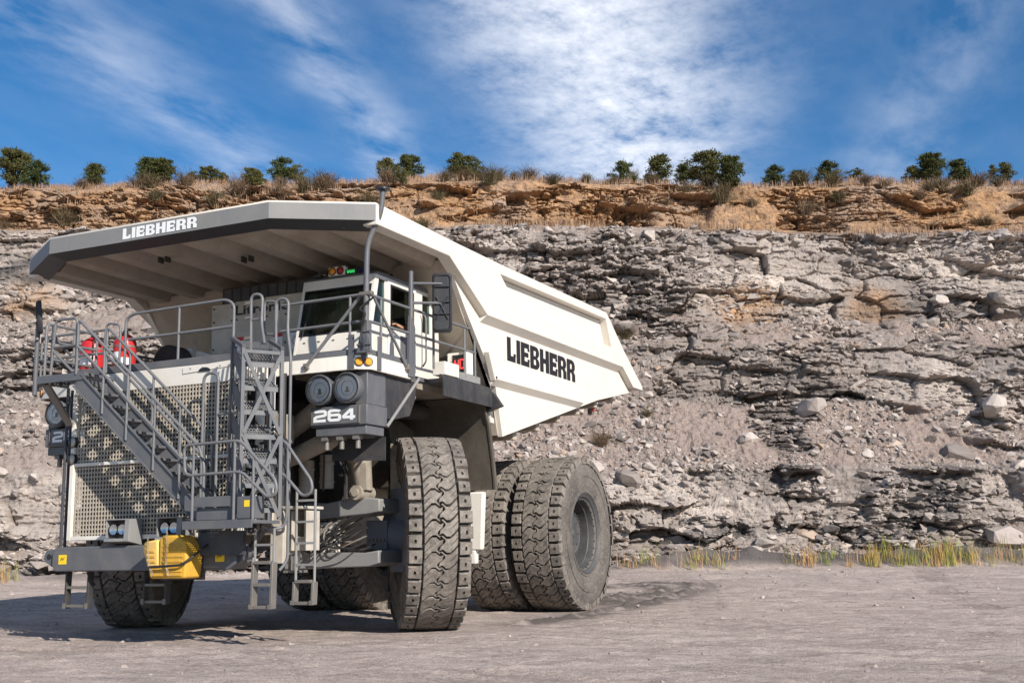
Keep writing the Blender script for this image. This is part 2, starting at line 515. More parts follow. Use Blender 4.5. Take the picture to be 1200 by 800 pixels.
# profile: away, height, rockiness, orange, talus
PROF = [(46.0, 0.2, 0.3, 0, 1), (47.2, 1.30, 0.8, 0, 0.4), (47.5, 1.9, 1.0, 0, 0), (48.4, 4.6, 1.0, 0, 0), (48.9, 5.0, 0.35, 0, 0.9), (51.6, 7.7, 0.30, 0, 1),
        (52.0, 8.2, 0.9, 0, 0.1), (52.9, 10.6, 1.0, 0, 0), (53.3, 11.0, 0.4, 0, 0.7), (54.7, 12.4, 0.4, 0, 0.8), (55.0, 12.9, 1.0, 0, 0),
        (56.2, 17.0, 1.0, 0, 0), (57.2, 17.55, 0.45, 0.25, 0.4), (62.0, 18.9, 0.2, 0.6, 0.5), (69.6, 21.0, 0.2, 0.8, 0.4), (70.4, 21.6, 0.7, 1, 0), (72.6, 24.6, 0.85, 1, 0),
        (73.6, 25.2, 0.3, 0.9, 0.2), (76.0, 26.15, 0.2, 0.75, 0.4), (80, 27.5, 0.15, 0.65, 0.5), (90, 29.0, 0.1, 0.6, 0.5), (140, 29.0, 0, 0.6, 0.5), (900, 26.0, 0, 0.6, 0.5)]
pp = np.array(PROF, float)
arc = np.concatenate([[0], np.cumsum(np.hypot(np.diff(pp[:, 0]), np.diff(pp[:, 1])))])
segstep = []
for i in range(len(pp)-1):
    l0 = pp[i, 0]
    st = 0.072 if l0 < 57 else (0.25 if l0 < 69 else (0.075 if l0 < 76 else (0.3 if l0 < 89 else 25)))
    segstep.append((arc[i], arc[i+1], st))
ct = axis_steps(segstep)
S, T = np.meshgrid(cs, ct)
wob = sstep(0.5, 4, T)*sstep(arc[-4], arc[-6], T)
Tw = T + wob*(2.1*fbm(S*0.06, T*0.05, 201, 3) + 0.8*fbm(S*0.35, T*0.2, 205, 3))
# the wall climbs a little to the left and the bands pinch out
L0 = np.interp(Tw, arc, pp[:, 0]); Z0 = np.interp(Tw, arc, pp[:, 1])
rock = np.interp(Tw, arc, pp[:, 2]); orange = np.interp(Tw, arc, pp[:, 3]); talus = np.interp(Tw, arc, pp[:, 4])
Z0 = Z0 - 0.0185*np.clip(S, -60, 60)*np.clip((Z0-1.0)/6, 0, 1)
L0 = L0 + 1.3*fbm(S*0.05, Z0*0.04, 210, 3)*np.clip((Z0-2)/5, 0, 1) + 0.9*fbm(S*0.16, Z0*0, 212, 3)*np.clip((5-Z0)/4, 0, 1)
# left: more bedrock, less scree
leftw = sstep(-6, -14, S)*sstep(20, 15, Z0)
rock = np.maximum(rock, leftw*0.62); talus = talus*(1-0.5*leftw)
def blocks(S, Zc, tmin, tmax, wmin, wmax, seed, ssk=0.3):
    """bedded blocks: offset per block, tilt per block, distance to block edge"""
    rg = np.random.default_rng(seed)
    zb = [-2.0]
    while zb[-1] < 34: zb.append(zb[-1]+rg.uniform(tmin, tmax)**1.0)
    zb = np.array(zb)
    zi = np.clip(np.searchsorted(zb, Zc)-1, 0, len(zb)-2)
    z0, z1 = zb[zi], zb[zi+1]
    off = np.zeros(S.shape); ez = np.minimum(Zc-z0, z1-Zc); es = np.zeros(S.shape); tilt = np.zeros(S.shape); tone = np.zeros(S.shape)
    Sw = S + ssk*(Zc-z0)/(tmax)*(_hash(zi, zi*0, seed)-0.5)*2
    order = np.argsort(zi.ravel(), kind='stable'); zs = zi.ravel()[order]
    lo = np.searchsorted(zs, np.arange(len(zb)-1)); hi = np.searchsorted(zs, np.arange(len(zb)-1), side='right')
    fo, fe, ft, fn = off.ravel(), es.ravel(), tilt.ravel(), tone.ravel(); fS = Sw.ravel()
    for k in range(len(zb)-1):
        if hi[k] <= lo[k]: continue
        idx = order[lo[k]:hi[k]]
        n = int(170/(wmin+wmax)*2)+4
        sb = np.cumsum(rg.uniform(wmin, wmax, n))-85
        j = np.clip(np.searchsorted(sb, fS[idx])-1, 0, n-2)
        ro = rg.uniform(-1, 1, n); rt = rg.uniform(-1, 1, n); rn = rg.uniform(0, 1, n)
        fo[idx] = ro[j]; fn[idx] = rn[j]
        fe[idx] = np.minimum(fS[idx]-sb[j], sb[j+1]-fS[idx])
        ft[idx] = rt[j]*(fS[idx]-0.5*(sb[j]+sb[j+1]))/(wmax)
    bed_off = (_hash(zi, zi*0+7, seed)-0.5)*2*np.clip(2.4*fbm(S*0.22+zi*7.3, zi*1.7, seed+50, 2), -1, 1)
    return fo.reshape(S.shape), ez, fe.reshape(S.shape), ft.reshape(S.shape), fn.reshape(S.shape), bed_off, (Zc-z0)/(z1-z0)
dip = 0.30*fbm(S*0.07, Z0*0.02, 220, 2)+0.03*fbm(S*0.6, Z0*0.6, 223, 2)+0.02*S
Zc = Z0+dip
Sj = S+0.08*fbm(S*0.8, Z0*0.9, 230, 2)
b1 = blocks(Sj, Zc, 0.8, 2.0, 1.6, 5.5, 1)
b2 = blocks(Sj+0.1*fbm(S*3, Z0*3, 231, 2), Zc+0.06*fbm(S*2.0, Z0*2, 232, 2), 0.18, 0.62, 0.45, 1.9, 2)
b3 = blocks(Sj+0.05*fbm(S*7, Z0*7, 233, 2), Zc+0.04*fbm(S*4, Z0*4, 234, 2), 0.08, 0.24, 0.20, 0.8, 3)
def facets(x, y, seed):
    """shattered rock: nearest cell offset, plane tilt inside the cell, gap to the next cell, cell tone"""
    ix, iy = np.floor(x), np.floor(y)
    f1 = np.full(x.shape, 9.0); f2 = np.full(x.shape, 9.0)
    off = np.zeros(x.shape); gx = np.zeros(x.shape); gy = np.zeros(x.shape); dx1 = np.zeros(x.shape); dy1 = np.zeros(x.shape); tn = np.zeros(x.shape)
    for di in (-1, 0, 1):
        for dj in (-1, 0, 1):
            cx_, cy_ = ix+di, iy+dj
            px = cx_+0.12+0.76*_hash(cx_, cy_, seed); py = cy_+0.12+0.76*_hash(cx_, cy_, seed+1)
            ddx, ddy = x-px, y-py
            d = np.maximum(np.abs(ddx), np.abs(ddy))*0.55+0.45*np.hypot(ddx, ddy)
            k = d < f1
            f2 = np.where(k, f1, np.minimum(f2, d)); f1 = np.where(k, d, f1)
            off = np.where(k, _hash(cx_, cy_, seed+2)*2-1, off); gx = np.where(k, _hash(cx_, cy_, seed+3)*2-1, gx); gy = np.where(k, _hash(cx_, cy_, seed+4)*2-1, gy)
            tn = np.where(k, _hash(cx_, cy_, seed+5), tn); dx1 = np.where(k, ddx, dx1); dy1 = np.where(k, ddy, dy1)
    return off, gx*dx1+(gy-0.35)*dy1, f2-f1, tn
def chop(a_, b_, o_): return fbm(a_, b_, o_, 3)
Wx = S+0.10*fbm(S*0.7, Z0*1.1, 601, 2); Wz = Zc+0.10*fbm(S*0.4, Z0*0.6, 603, 2)
f1_ = facets(Wx/2.6, Wz/1.15, 610); f2_ = facets(Wx/0.95+3, Wz/0.46, 620); f3_ = facets(Wx/0.42, Wz/0.22+5, 630)
slabby = np.clip(0.30+1.8*fbm(S*0.16, Z0*0.22, 240, 3), 0, 1)          # big clean faces against shattered ledges
bedded = np.clip(0.55+1.6*fbm(S*0.10+7, Z0*0.30, 243, 3), 0.12, 1)       # where the bedding shows
shat = 1-0.85*slabby
disp = 0.42*f1_[0]+0.72*f1_[1]+0.22*b1[5]*bedded+0.14*b1[0]*bedded
disp += shat*(0.27*f2_[0]+0.46*f2_[1]) + (0.2+0.8*shat)*(0.11*f3_[0]+0.22*f3_[1])
disp += bedded*(0.3+0.7*shat)*(0.10*b2[0]+0.17*b2[5]+0.14*b2[3]+0.16*(0.5-b2[6]))+bedded*(0.35+0.65*shat)*(0.045*b3[0]+0.06*b3[5]+0.06*(0.5-b3[6]))
def crack(b, w, dep): return -dep*(np.exp(-(b[1]/w)**2)*0.9+np.exp(-(b[2]/w)**2)*0.55)
def fcrack(f, w, dep): return -dep*np.exp(-(f[2]/w)**2)
disp += bedded*(crack(b1, 0.07, 0.16)+(0.3+0.7*shat)*crack(b2, 0.045, 0.11)+(0.25+0.75*shat)*crack(b3, 0.03, 0.035))
disp += fcrack(f1_, 0.05, 0.18)+shat*fcrack(f2_, 0.09, 0.13)+shat*fcrack(f3_, 0.12, 0.05)
disp += 1.0*fbm(S*0.12, Z0*0.15, 250, 3)+0.22*fbm(S*0.45, Z0*0.5, 252, 3)+0.05*fbm(S*3.5, Z0*4.5, 251, 3)
rub = 0.30*fbm(S*0.7, Z0*0.9, 260, 3)+0.16*np.abs(fbm(S*2.2, Z0*2.6, 262, 3))+0.12*fbm(S*4.5, Z0*5, 263, 3)
rock2 = np.clip(rock+1.15*fbm(S*0.26, T*0.34, 270, 4)*(rock > 0.22)-0.10*(Z0 > 2.5)*(Z0 < 17), 0, 1)
rk = sstep(0.34, 0.72, rock2)
D = rk*disp+(1-rk)*rub*np.clip(rock*3, 0.15, 1)
D *= sstep(0.0, 0.8, T)
far = sstep(69, 70.5, L0)
D = D*(1+0.35*far*rk)
WX, WY = w2(S, L0-D)
WZ = Z0 + (1-rk)*0.25*np.clip(rub, -1, 1)*np.clip(rock*3, 0.15, 1) + rk*0.05*fbm(S*3, T*3, 281, 2)
crest = sstep(72, 78, L0)
WZ = WZ + crest*(0.35*fbm(S*0.2, L0*0.1, 285, 4)+0.10*fbm(S*1.7, L0*1.2, 286, 3))
tone = 0.42+0.30*(f1_[3]-0.5)+0.34*(f2_[3]-0.5)*shat+0.26*(f3_[3]-0.5)*shat+0.14*(b2[4]-0.5)*bedded+0.42*fbm(S*0.15, Z0*0.25, 290, 3)+0.16*slabby
tone = tone + 0.20*sstep(12.5, 14.5, Z0)*sstep(18, 17, Z0) + 0.16*sstep(5.0, 3.5, Z0)
darkm = np.clip(2.8*fbm(S*0.13, Z0*0.5, 295, 4)-0.66, 0, 1)*rk*(1-orange)
darkm = np.maximum(darkm, 1.15*rk*np.exp(-((S-17.6-0.4*(Z0-4.0))/1.15)**2-((Z0-3.6)/1.25)**2)*np.clip(0.8+fbm(S*1.5, Z0*3, 299, 3), 0, 1))
iron = np.clip(3.0*fbm(S*0.17+9, Z0*0.3, 297, 3)-1.25, 0, 1)
att = np.stack([np.clip(tone, 0, 1), np.clip(np.maximum(orange*np.clip(0.85+0.5*fbm(S*0.3, Z0*0.4, 298, 3), 0, 1), iron*0.8*rk), 0, 1), np.clip(talus*(1-rk)+0.2*talus, 0, 1), np.clip(darkm, 0, 0.9)], -1)
WP = np.stack([WX, WY, WZ], -1)
wall = grid_object('quarry_wall', WP, ROCK, {'tint': att}, smooth=False)
tag(wall, 'tall bedded grey rock face of the quarry with scree ledges and an orange top', 'rock face', kind='structure')

def wall_point(s, away=None, z=None):
    """surface point of the wall at s, by depth of the profile or by height"""
    j = int(np.clip(np.searchsorted(cs, s), 1, len(cs)-1))
    col = L0[:, j] if away is not None else WZ[:, j]
    i = int(np.argmax(col >= (away if away is not None else z)))
    return Vector(WP[i, j]), i, j

# ------------------------------------------------------------------ loose stones on the wall
def stone_mat(name, k, rnd_obj=True):
    m, t, b = new_mat(name)
    geo = N(t, 'ShaderNodeTexCoord').outputs['Object']
    inf = N(t, 'ShaderNodeObjectInfo')
    at = N(t, 'ShaderNodeAttribute', attribute_name='tint')
    n1 = noise(t, geo, 3.0, 6, 0.65)
    rnd = Mth(t, 'FRACT', Mth(t, 'ADD', inf.outputs['Random'], at.outputs['Fac'])) if rnd_obj else at.outputs['Fac']
    c = Ramp(t, rnd, [(0.0, (0.105, 0.094, 0.09)), (0.3, (0.275, 0.237, 0.217)), (0.65, (0.42, 0.365, 0.334)), (0.95, (0.51, 0.45, 0.408)), (1.0, (0.42, 0.29, 0.20))])
    c = MixC(t, Ramp(t, n1, [(0.35, 0.0), (0.75, 0.5)]), c, (0.22, 0.185, 0.165))
    if k < 1: c = MixC(t, 0.62, c, (0.36, 0.30, 0.275))
    t.links.new(c, b.inputs['Base Color']); b.inputs['Roughness'].default_value = 0.92
    b.inputs['Specular IOR Level'].default_value = 0.2
    bump(t, b, n1, 0.6, 0.1)
    return m
STONE = stone_mat('loose_stone', 1.0)
LEDGE = stone_mat('ledge_slab', 1.0, False)
PEBBLE = stone_mat('floor_pebble', 0.8)
def hull_mesh(seed, npts, sq=(1, 0.8, 0.6)):
    rg = np.random.default_rng(seed)
    p = rg.normal(size=(npts, 3)); p /= np.linalg.norm(p, axis=1)[:, None]
    p = np.sign(p)*np.abs(p)**0.7
    p *= rg.uniform(0.75, 1.0, (npts, 1))*np.array(sq)*0.62
    bm = bmesh.new()
    for q_ in p: bm.verts.new(q_)
    r = bmesh.ops.convex_hull(bm, input=bm.verts)
    bmesh.ops.delete(bm, geom=[e for e in r['geom_interior'] if isinstance(e, bmesh.types.BMVert)], context='VERTS')
    bmesh.ops.triangulate(bm, faces=bm.faces)
    bmesh.ops.recalc_face_normals(bm, faces=bm.faces)
    V = np.array([v.co[:] for v in bm.verts]); bm.verts.index_update()
    Fc = np.array([[v.index for v in f.verts] for f in bm.faces]); bm.free()
    return V, Fc
HULLS = [hull_mesh(300+i, 26, (1, RNG.uniform(0.65, 0.95), RNG.uniform(0.45, 0.75))) for i in range(10)]
HULLS_S = [hull_mesh(400+i, 9, (1, RNG.uniform(0.6, 0.95), RNG.uniform(0.45, 0.75))) for i in range(12)]
SMESH = []
for V, Fc in HULLS:
    me = raw_object(None, V, Fc, STONE) if False else None
    me = bpy.data.meshes.new('stone'); me.from_pydata(V.tolist(), [], Fc.tolist()); me.materials.append(STONE); me.update()
    SMESH.append(me)
# where scree lies: rows x cols with low rockiness, in view
vis_j = np.where((cs > -30) & (cs < 32))[0]
scree = ((rk < 0.55) | (_hash(np.floor(S*1.3), np.floor(T*1.3), 907) < 0.10)) & (L0 < 57.5) & (T > 0.9)
cand = np.argwhere(scree[:, vis_j[0]:vis_j[-1]])
cand[:, 1] += vis_j[0]
rg = np.random.default_rng(77)
n_big = 0
pick = cand[rg.integers(0, len(cand), 300)]
for i, j in pick:
    sz = min(0.30*rg.pareto(2.2)+0.32, 1.35)
    o = bpy.data.objects.new('stone', SMESH[rg.integers(0, 10)]); COL.objects.link(o); o.parent = wall
    o.location = Vector(WP[i, j])+Vector((0, 0, sz*0.02)); o.scale = (sz, sz, sz*0.85)
    o.rotation_euler = (rg.uniform(-0.5, 0.5), rg.uniform(-0.5, 0.5), rg.uniform(0, 6.28))
def scatter_stones(name, pos, size, parent, mat):
    Vs, Fs, A = [], [], []
    off = 0
    for p, z in zip(pos, size):
        V, Fc = HULLS_S[rg.integers(0, len(HULLS_S))]
        an = rg.uniform(0, 6.28); ca, sa = math.cos(an), math.sin(an); tl = rg.uniform(-0.5, 0.5)
        x = V[:, 0]*ca-V[:, 1]*sa; y = V[:, 0]*sa+V[:, 1]*ca; w = V[:, 2]+x*tl
        Vs.append(np.stack([x, y, w], 1)*z+p); Fs.append(Fc+off); off += len(V)
        A.append(np.full((len(V), 4), rg.uniform(0, 1)))
    return raw_object(name, np.concatenate(Vs), np.concatenate(Fs), mat, parent, attr=np.concatenate(A))
pick = cand[rg.integers(0, len(cand), 36000)]
pick = pick[fbm(S[pick[:, 0], pick[:, 1]]*0.5, T[pick[:, 0], pick[:, 1]]*0.5, 741, 4)+rg.normal(0, 0.18, len(pick)) > -0.02]
pos = WP[pick[:, 0], pick[:, 1]]
size = np.minimum(0.065*rg.pareto(1.8, len(pos))+0.075, 0.45)
tag(scatter_stones('scree', pos, size, wall, STONE), kind='stuff')
# angular slabs sticking out of the bedrock
hard = (rk > 0.6) & (L0 < 56.9) & (T > 1.2)
hc = np.argwhere(hard[:, vis_j[0]:vis_j[-1]]); hc[:, 1] += vis_j[0]
hp = hc[rg.integers(0, len(hc), 24000)]
dens_ = fbm(S[hp[:, 0], hp[:, 1]]*0.35, Z0[hp[:, 0], hp[:, 1]]*0.6, 733, 3)+0.6*(shat[hp[:, 0], hp[:, 1]]-0.6)
hp = hp[dens_ > -0.10]
Vs, Fs, A, off = [], [], [], 0
for i, j in hp:
    V, Fc = HULLS_S[rg.integers(0, len(HULLS_S))]
    ln = min(0.15+0.13*rg.pareto(2.1), 0.85); hh = ln*rg.uniform(0.35, 0.8); dd = ln*rg.uniform(0.45, 0.9)
    an = YAW+rg.normal(0, 0.45); ca, sa = math.cos(an), math.sin(an); tl = rg.normal(-0.02, 0.12)
    x = V[:, 0]*ln; y = V[:, 1]*dd; w = V[:, 2]*hh+x*tl
    Vs.append(np.stack([x*ca-y*sa, x*sa+y*ca, w], 1)+WP[i, j]); Fs.append(Fc+off); off += len(V)
    A.append(np.full((len(V), 4), np.clip(0.25+0.62*att[i, j, 0]+rg.normal(0, 0.13), 0.02, 0.90)*(1-0.75*att[i, j, 3])))
tag(raw_object('ledge_slabs', np.concatenate(Vs), np.concatenate(Fs), LEDGE, wall, attr=np.concatenate(A)), kind='stuff')
# pebbles on the quarry floor
n = 10000
ps = rg.uniform(-17, 24, n); pl_ = 9+35*rg.random(n)**1.3
pos = np.array([(*w2(a, b_), ground_z(a, b_)) for a, b_ in zip(ps, pl_)])
size = np.minimum(0.008*rg.pareto(1.8, n)+0.014, 0.10)*(0.7+pl_/40)
keep = ~((np.abs(pos[:, 0]) < 4.4) & (pos[:, 1] > -2) & (pos[:, 1] < 8.6))
tag(scatter_stones('pebbles', pos[keep], size[keep], ground, PEBBLE), kind='stuff')
# a strip of spilled stones along the wall foot
n = 3600
ps = rg.uniform(-24, 24, n); pl_ = 45.9-np.abs(rg.normal(0, 0.8, n))
pos = np.array([(*w2(a, b_), ground_z(a, b_)) for a, b_ in zip(ps, pl_)])
tag(scatter_stones('foot_rubble', pos, np.minimum(0.055*rg.pareto(1.8, n)+0.05, 0.5), ground, STONE), kind='stuff')

# ================================================================== vegetation
def leaf_mat(name, c1, c2, c3=None):
    m, t, b = new_mat(name)
    at = N(t, 'ShaderNodeAttribute', attribute_name='tint')
    inf = N(t, 'ShaderNodeObjectInfo')
    c = MixC(t, at.outputs['Fac'], c1, c2)
    if c3: c = MixC(t, Mth(t, 'MULTIPLY', inf.outputs['Random'], 0.7), c, c3)
    t.links.new(c, b.inputs['Base Color']); b.inputs['Roughness'].default_value = 0.75
    b.inputs['Specular IOR Level'].default_value = 0.2
    return m
PINE = leaf_mat('pine_needles', (0.022, 0.036, 0.014), (0.085, 0.105, 0.030), (0.10, 0.085, 0.028))
BARK = plain('bark', (0.11, 0.085, 0.065), 0.9)
DRY = leaf_mat('dry_twigs', (0.085, 0.058, 0.04), (0.20, 0.135, 0.085), (0.085, 0.08, 0.035))
STRAW = leaf_mat('dry_grass', (0.20, 0.125, 0.08), (0.38, 0.245, 0.15))
GREENG = leaf_mat('tuft_grass', (0.21, 0.26, 0.05), (0.50, 0.29, 0.13))

def crown_mesh(name, seed, n_cl, n_leaf, shape):
    """unit crown, width and height 1, many small needle tufts in uneven clumps"""
    rg2 = np.random.default_rng(seed)
    V, Fc, A = [], [], []
    lop = rg2.uniform(-0.12, 0.12, 2)
    for c in range(n_cl):
        h = rg2.uniform(0.20, 0.96)
        if shape == 'cone': rad = 0.52*(1-h)**0.62+0.05
        else: rad = 0.5*math.sqrt(max(0.03, 1-((h-0.52)/0.50)**2))
        an = rg2.uniform(0, 6.28)
        rr = rad*rg2.uniform(0.35, 1.0)*(0.80+0.35*math.sin(an*2+seed)+0.18*math.sin(an*3+h*7+seed))
        ctr = np.array([rr*math.cos(an)+lop[0]*h, rr*math.sin(an)+lop[1]*h, h]); cr = rg2.uniform(0.07, 0.15)
        tone = rg2.uniform(0, 0.8)
        for l in range(n_leaf):
            p = ctr+rg2.normal(0, 0.5, 3)*cr*np.array([1.25, 1.25, 0.6])
            d = rg2.normal(size=3)*0.8+(p-np.array([0, 0, 0.30]))*1.6; d /= np.linalg.norm(d)
            e = np.cross(d, rg2.normal(size=3)); e /= np.linalg.norm(e)+1e-9
            ln, wd = rg2.uniform(0.045, 0.085), rg2.uniform(0.010, 0.019)
            o = len(V)
            V += [p-e*wd, p+e*wd, p+d*ln+e*wd*0.4, p+d*ln-e*wd*0.4]; Fc.append([o, o+1, o+2, o+3])
            tt = min(1, max(0, tone+rg2.uniform(-0.2, 0.25))); A += [[tt]*4]*4
    me_o = raw_object(name, np.array(V), np.array(Fc), PINE, attr=np.array(A))
    me = me_o.data; bpy.data.objects.remove(me_o); return me
def trunk_mesh(name, seed):
    rg2 = random.Random(seed); b = MB()
    b.tube([(0, 0, -0.08), (0.01, 0, 0.3), (-0.01, 0.01, 0.6), (0.01, 0, 0.92)], 0.02, 6, radii=[0.036, 0.028, 0.018, 0.006])
    for k in range(9):
        z = 0.15+k*0.08; a = rg2.uniform(0, 6.28); l = 0.40*(1-z)+0.08
        b.tube([(0, 0, z), (math.cos(a)*l*0.6, math.sin(a)*l*0.6, z+0.05), (math.cos(a)*l, math.sin(a)*l, z+0.13)], 0.01, 4, radii=[0.012, 0.008, 0.003])
    return b.mesh(name, BARK)
CROWNS = [crown_mesh('crown', 500, 56, 76, 'cone'), crown_mesh('crown', 501, 56, 84, 'round'), crown_mesh('crown', 502, 72, 80, 'round'), crown_mesh('crown', 503, 36, 64, 'cone'), crown_mesh('crown', 504, 38, 76, 'round'), crown_mesh('crown', 505, 60, 76, 'cone'), crown_mesh('crown', 506, 60, 80, 'round')]
TRUNKS = [trunk_mesh('trunk', 510+i) for i in range(3)]

def twig_mesh(name, seed, n, mat=None):
    """unit leafless shrub: fans of thin twigs"""
    rg2 = np.random.default_rng(seed); V, Fc, A = [], [], []
    for k in range(n):
        an = rg2.uniform(0, 6.28); sp = rg2.uniform(0.05, 0.55)
        p = np.array([rg2.normal(0, 0.08), rg2.normal(0, 0.08), 0.0])
        d = np.array([math.cos(an)*sp, math.sin(an)*sp, rg2.uniform(0.5, 1.0)*(1-0.4*sp)])
        e = np.cross(d, rg2.normal(size=3)); e /= np.linalg.norm(e)
        tt = rg2.uniform(0, 1); w = rg2.uniform(0.008, 0.016)
        mid = p+d*0.55+rg2.normal(0, 0.03, 3); end = p+d+rg2.normal(0, 0.05, 3)
        o = len(V); V += [p-e*w, p+e*w, mid+e*w*0.8, mid-e*w*0.8, end+e*w*0.5, end-e*w*0.5]
        Fc += [[o, o+1, o+2, o+3], [o+3, o+2, o+4, o+5]]; A += [[tt]*4]*6
        for q_ in range(3):
            b0 = p+d*rg2.uniform(0.4, 0.95); d2 = d*0.3+rg2.normal(0, 0.16, 3); o = len(V)
            V += [b0-e*w*0.6, b0+e*w*0.6, b0+d2+e*w*0.4, b0+d2-e*w*0.4]; Fc.append([o, o+1, o+2, o+3]); A += [[tt]*4]*4
    me_o = raw_object(name, np.array(V), np.array(Fc), mat or DRY, attr=np.array(A)); me = me_o.data; bpy.data.objects.remove(me_o); return me
TWIGS = [twig_mesh('twigs', 520+i, 120) for i in range(4)]

# (along the ridge, away, crown width, height, crown kind, label)
TREES = [(-34.65, 77, 2.5, 2.5, 2, 'large dark green pine at the left end of the ridge'),
 (-32.88, 77, 1.7, 1.8, 1, 'pine touching the large one at the left end of the ridge'),
 (-30.28, 80, 1.75, 1.65, 1, 'lone dark pine between the left end group and the wide twin bush'),
 (-26.39, 80, 1.9, 1.85, 1, 'left half of the wide twin bush above the canopy lettering'),
 (-25.2, 80, 2.0, 1.80, 2, 'right half of the wide twin bush above the canopy lettering'),
 (-22.88, 80, 0.95, 0.85, 4, 'small green bush just right of the wide twin bush'),
 (-21.9, 80, 1.35, 1.1, 1, 'low yellowish green bush, second to the right of the wide twin bush'),
 (-20.9, 80, 1.1, 0.95, 4, 'low green bush, third to the right of the wide twin bush'),
 (-19.83, 77, 0.8, 0.63, 4, 'tiny yellow green bush left of the leafless sapling'),
 (-18.26, 80, 0.9, 0.98, 0, 'small dark conifer right of the leafless sapling'),
 (-16.47, 80, 1.5, 1.75, 1, 'taller left pine of the pair above the truck canopy corner'),
 (-15.43, 80, 1.15, 1.4, 4, 'shorter right pine of the pair above the truck canopy corner'),
 (-17.03, 73.5, 1.3, 1.3, 2, 'dark round juniper on the slope below the ridge, by the canopy'),
 (-8.71, 80, 1.4, 1.7, 1, 'left pine of the pair above the cab aerial'),
 (-7.24, 80, 1.65, 1.75, 2, 'right pine of the pair above the cab aerial'),
 (-7.16, 73.5, 0.85, 1.2, 4, 'small olive juniper on the slope under the pair by the aerial'),
 (-3.91, 80, 1.75, 1.85, 1, 'left half of the twin pine right of the aerial'),
 (-2.8, 80, 1.5, 1.65, 2, 'right half of the twin pine right of the aerial'),
 (8.22, 80, 1.4, 1.7, 1, 'rounded dark pine standing before the thick white cloud'),
 (10.79, 80, 2.2, 2.05, 0, 'broad spiky pine between the rounded pine and the big cluster'),
 (12.51, 80, 1.3, 1.5, 0, 'narrow pine at the left edge of the big cluster'),
 (13.51, 77, 2.5, 2.25, 2, 'wide main pine of the big cluster on the ridge'),
 (14.6, 73.5, 1.95, 2.1, 2, 'low dark pine on the slope at the right of the big cluster'),
 (18.47, 77, 1.45, 1.35, 0, 'green pine first to the right of the big cluster'),
 (19.89, 77, 1.35, 1.05, 1, 'squat pine second to the right of the big cluster'),
 (23.14, 80, 1.65, 1.55, 0, 'dark spiky pine above the pale smooth rock slab'),
 (25.11, 80, 1.1, 0.85, 4, 'low small pine right of the spiky one above the pale slab'),
 (29.09, 80, 1.15, 1.25, 0, 'small pine leaning on the big pine near the right end'),
 (30.31, 80, 2.25, 1.95, 2, 'big full pine near the right end of the ridge'),
 (32.69, 80, 2.2, 1.75, 0, 'open spreading pine standing higher near the right end'),
 (34.96, 80, 0.9, 1.4, 3, 'thin upright pine, left one of the rightmost pair'),
 (35.76, 80, 1.5, 1.5, 3, 'open pine at the far right end of the ridge')]
rt = random.Random(5)
for (s_, L_, w_, h_, kind, lab) in TREES:
    p, i, j = wall_point(s_, away=L_)
    t_ = empty('pine_tree', p-Vector((0, 0, 0.06))); t_.rotation_euler = (0, 0, rt.uniform(0, 6.28)); w_, h_ = w_*1.12, h_*1.12
    tag(t_, lab, 'tree', 'trees along the quarry ridge')
    c_ = bpy.data.objects.new('crown', CROWNS[{0: rt.choice((0, 5)), 1: rt.choice((1, 6, 5)), 2: rt.choice((2, 6)), 3: 3, 4: 4}[kind]]); COL.objects.link(c_); c_.parent = t_; c_.scale = (w_, w_, h_)
    k_ = bpy.data.objects.new('trunk', TRUNKS[rt.randrange(3)]); COL.objects.link(k_); k_.parent = t_; k_.scale = (w_*0.9, w_*0.9, h_)
for (s_, L_, w_, h_, lab) in ((-19.0, 80, 0.95, 1.05, 'leafless brown sapling on the ridge beside a small dark conifer'), (8.98, 80, 0.8, 1.15, 'leafless reddish sapling right of the rounded pine before the cloud')):
    p, i, j = wall_point(s_, away=L_)
    o = bpy.data.objects.new('bare_sapling', TWIGS[0]); COL.objects.link(o); o.location = p; o.scale = (w_, w_, h_)
    tag(o, lab, 'sapling', 'bare saplings on the ridge')

# dry shrubs on the upper tier and ledges: each one a thing
SHRUB_LABELS = []
rs = random.Random(31)
zones = [(70.3, 76.0, 49, 'ridge'), (57.6, 66.0, 10, 'bench'), (50.0, 55.0, 9, 'ledge')]
placed = []
for a0, a1, cnt, zn in zones:
    tries = 0; got = 0
    while got < cnt and tries < 900:
        tries += 1
        s_ = rs.uniform(-33, 34) if zn == 'ridge' else rs.uniform(-20, 23)
        L_ = rs.uniform(a0, a1)
        if any(abs(s_-p_[0]) < 0.8 and abs(L_-p_[1]) < 2.0 for p_ in placed): continue
        p, i, j = wall_point(s_, away=L_)
        w_ = rs.uniform(0.9, 1.9) if zn == 'ridge' else rs.uniform(0.6, 1.2)
        o = bpy.data.objects.new('dry_shrub', TWIGS[rs.randrange(4)]); COL.objects.link(o)
        o.location = p-Vector((0, 0, 0.05)); o.scale = (w_, w_, w_*rs.uniform(0.5, 0.8)); o.rotation_euler = (0, 0, rs.uniform(0, 6.28))
        tag(o, {'ridge': 'brown leafless shrub on the orange upper tier below the ridge', 'bench': 'brown leafless shrub on the bench between grey wall and orange tier', 'ledge': 'small brown shrub growing on a scree ledge of the grey rock wall'}[zn], 'shrub', {'ridge': 'dry shrubs on the orange tier', 'bench': 'dry shrubs on the bench', 'ledge': 'dry shrubs on scree ledges'}[zn])
        placed.append((s_, L_)); got += 1; SHRUB_LABELS.append((zn, s_, o))
ONES = 'first second third fourth fifth sixth seventh eighth ninth tenth eleventh twelfth thirteenth fourteenth fifteenth sixteenth seventeenth eighteenth nineteenth'.split()
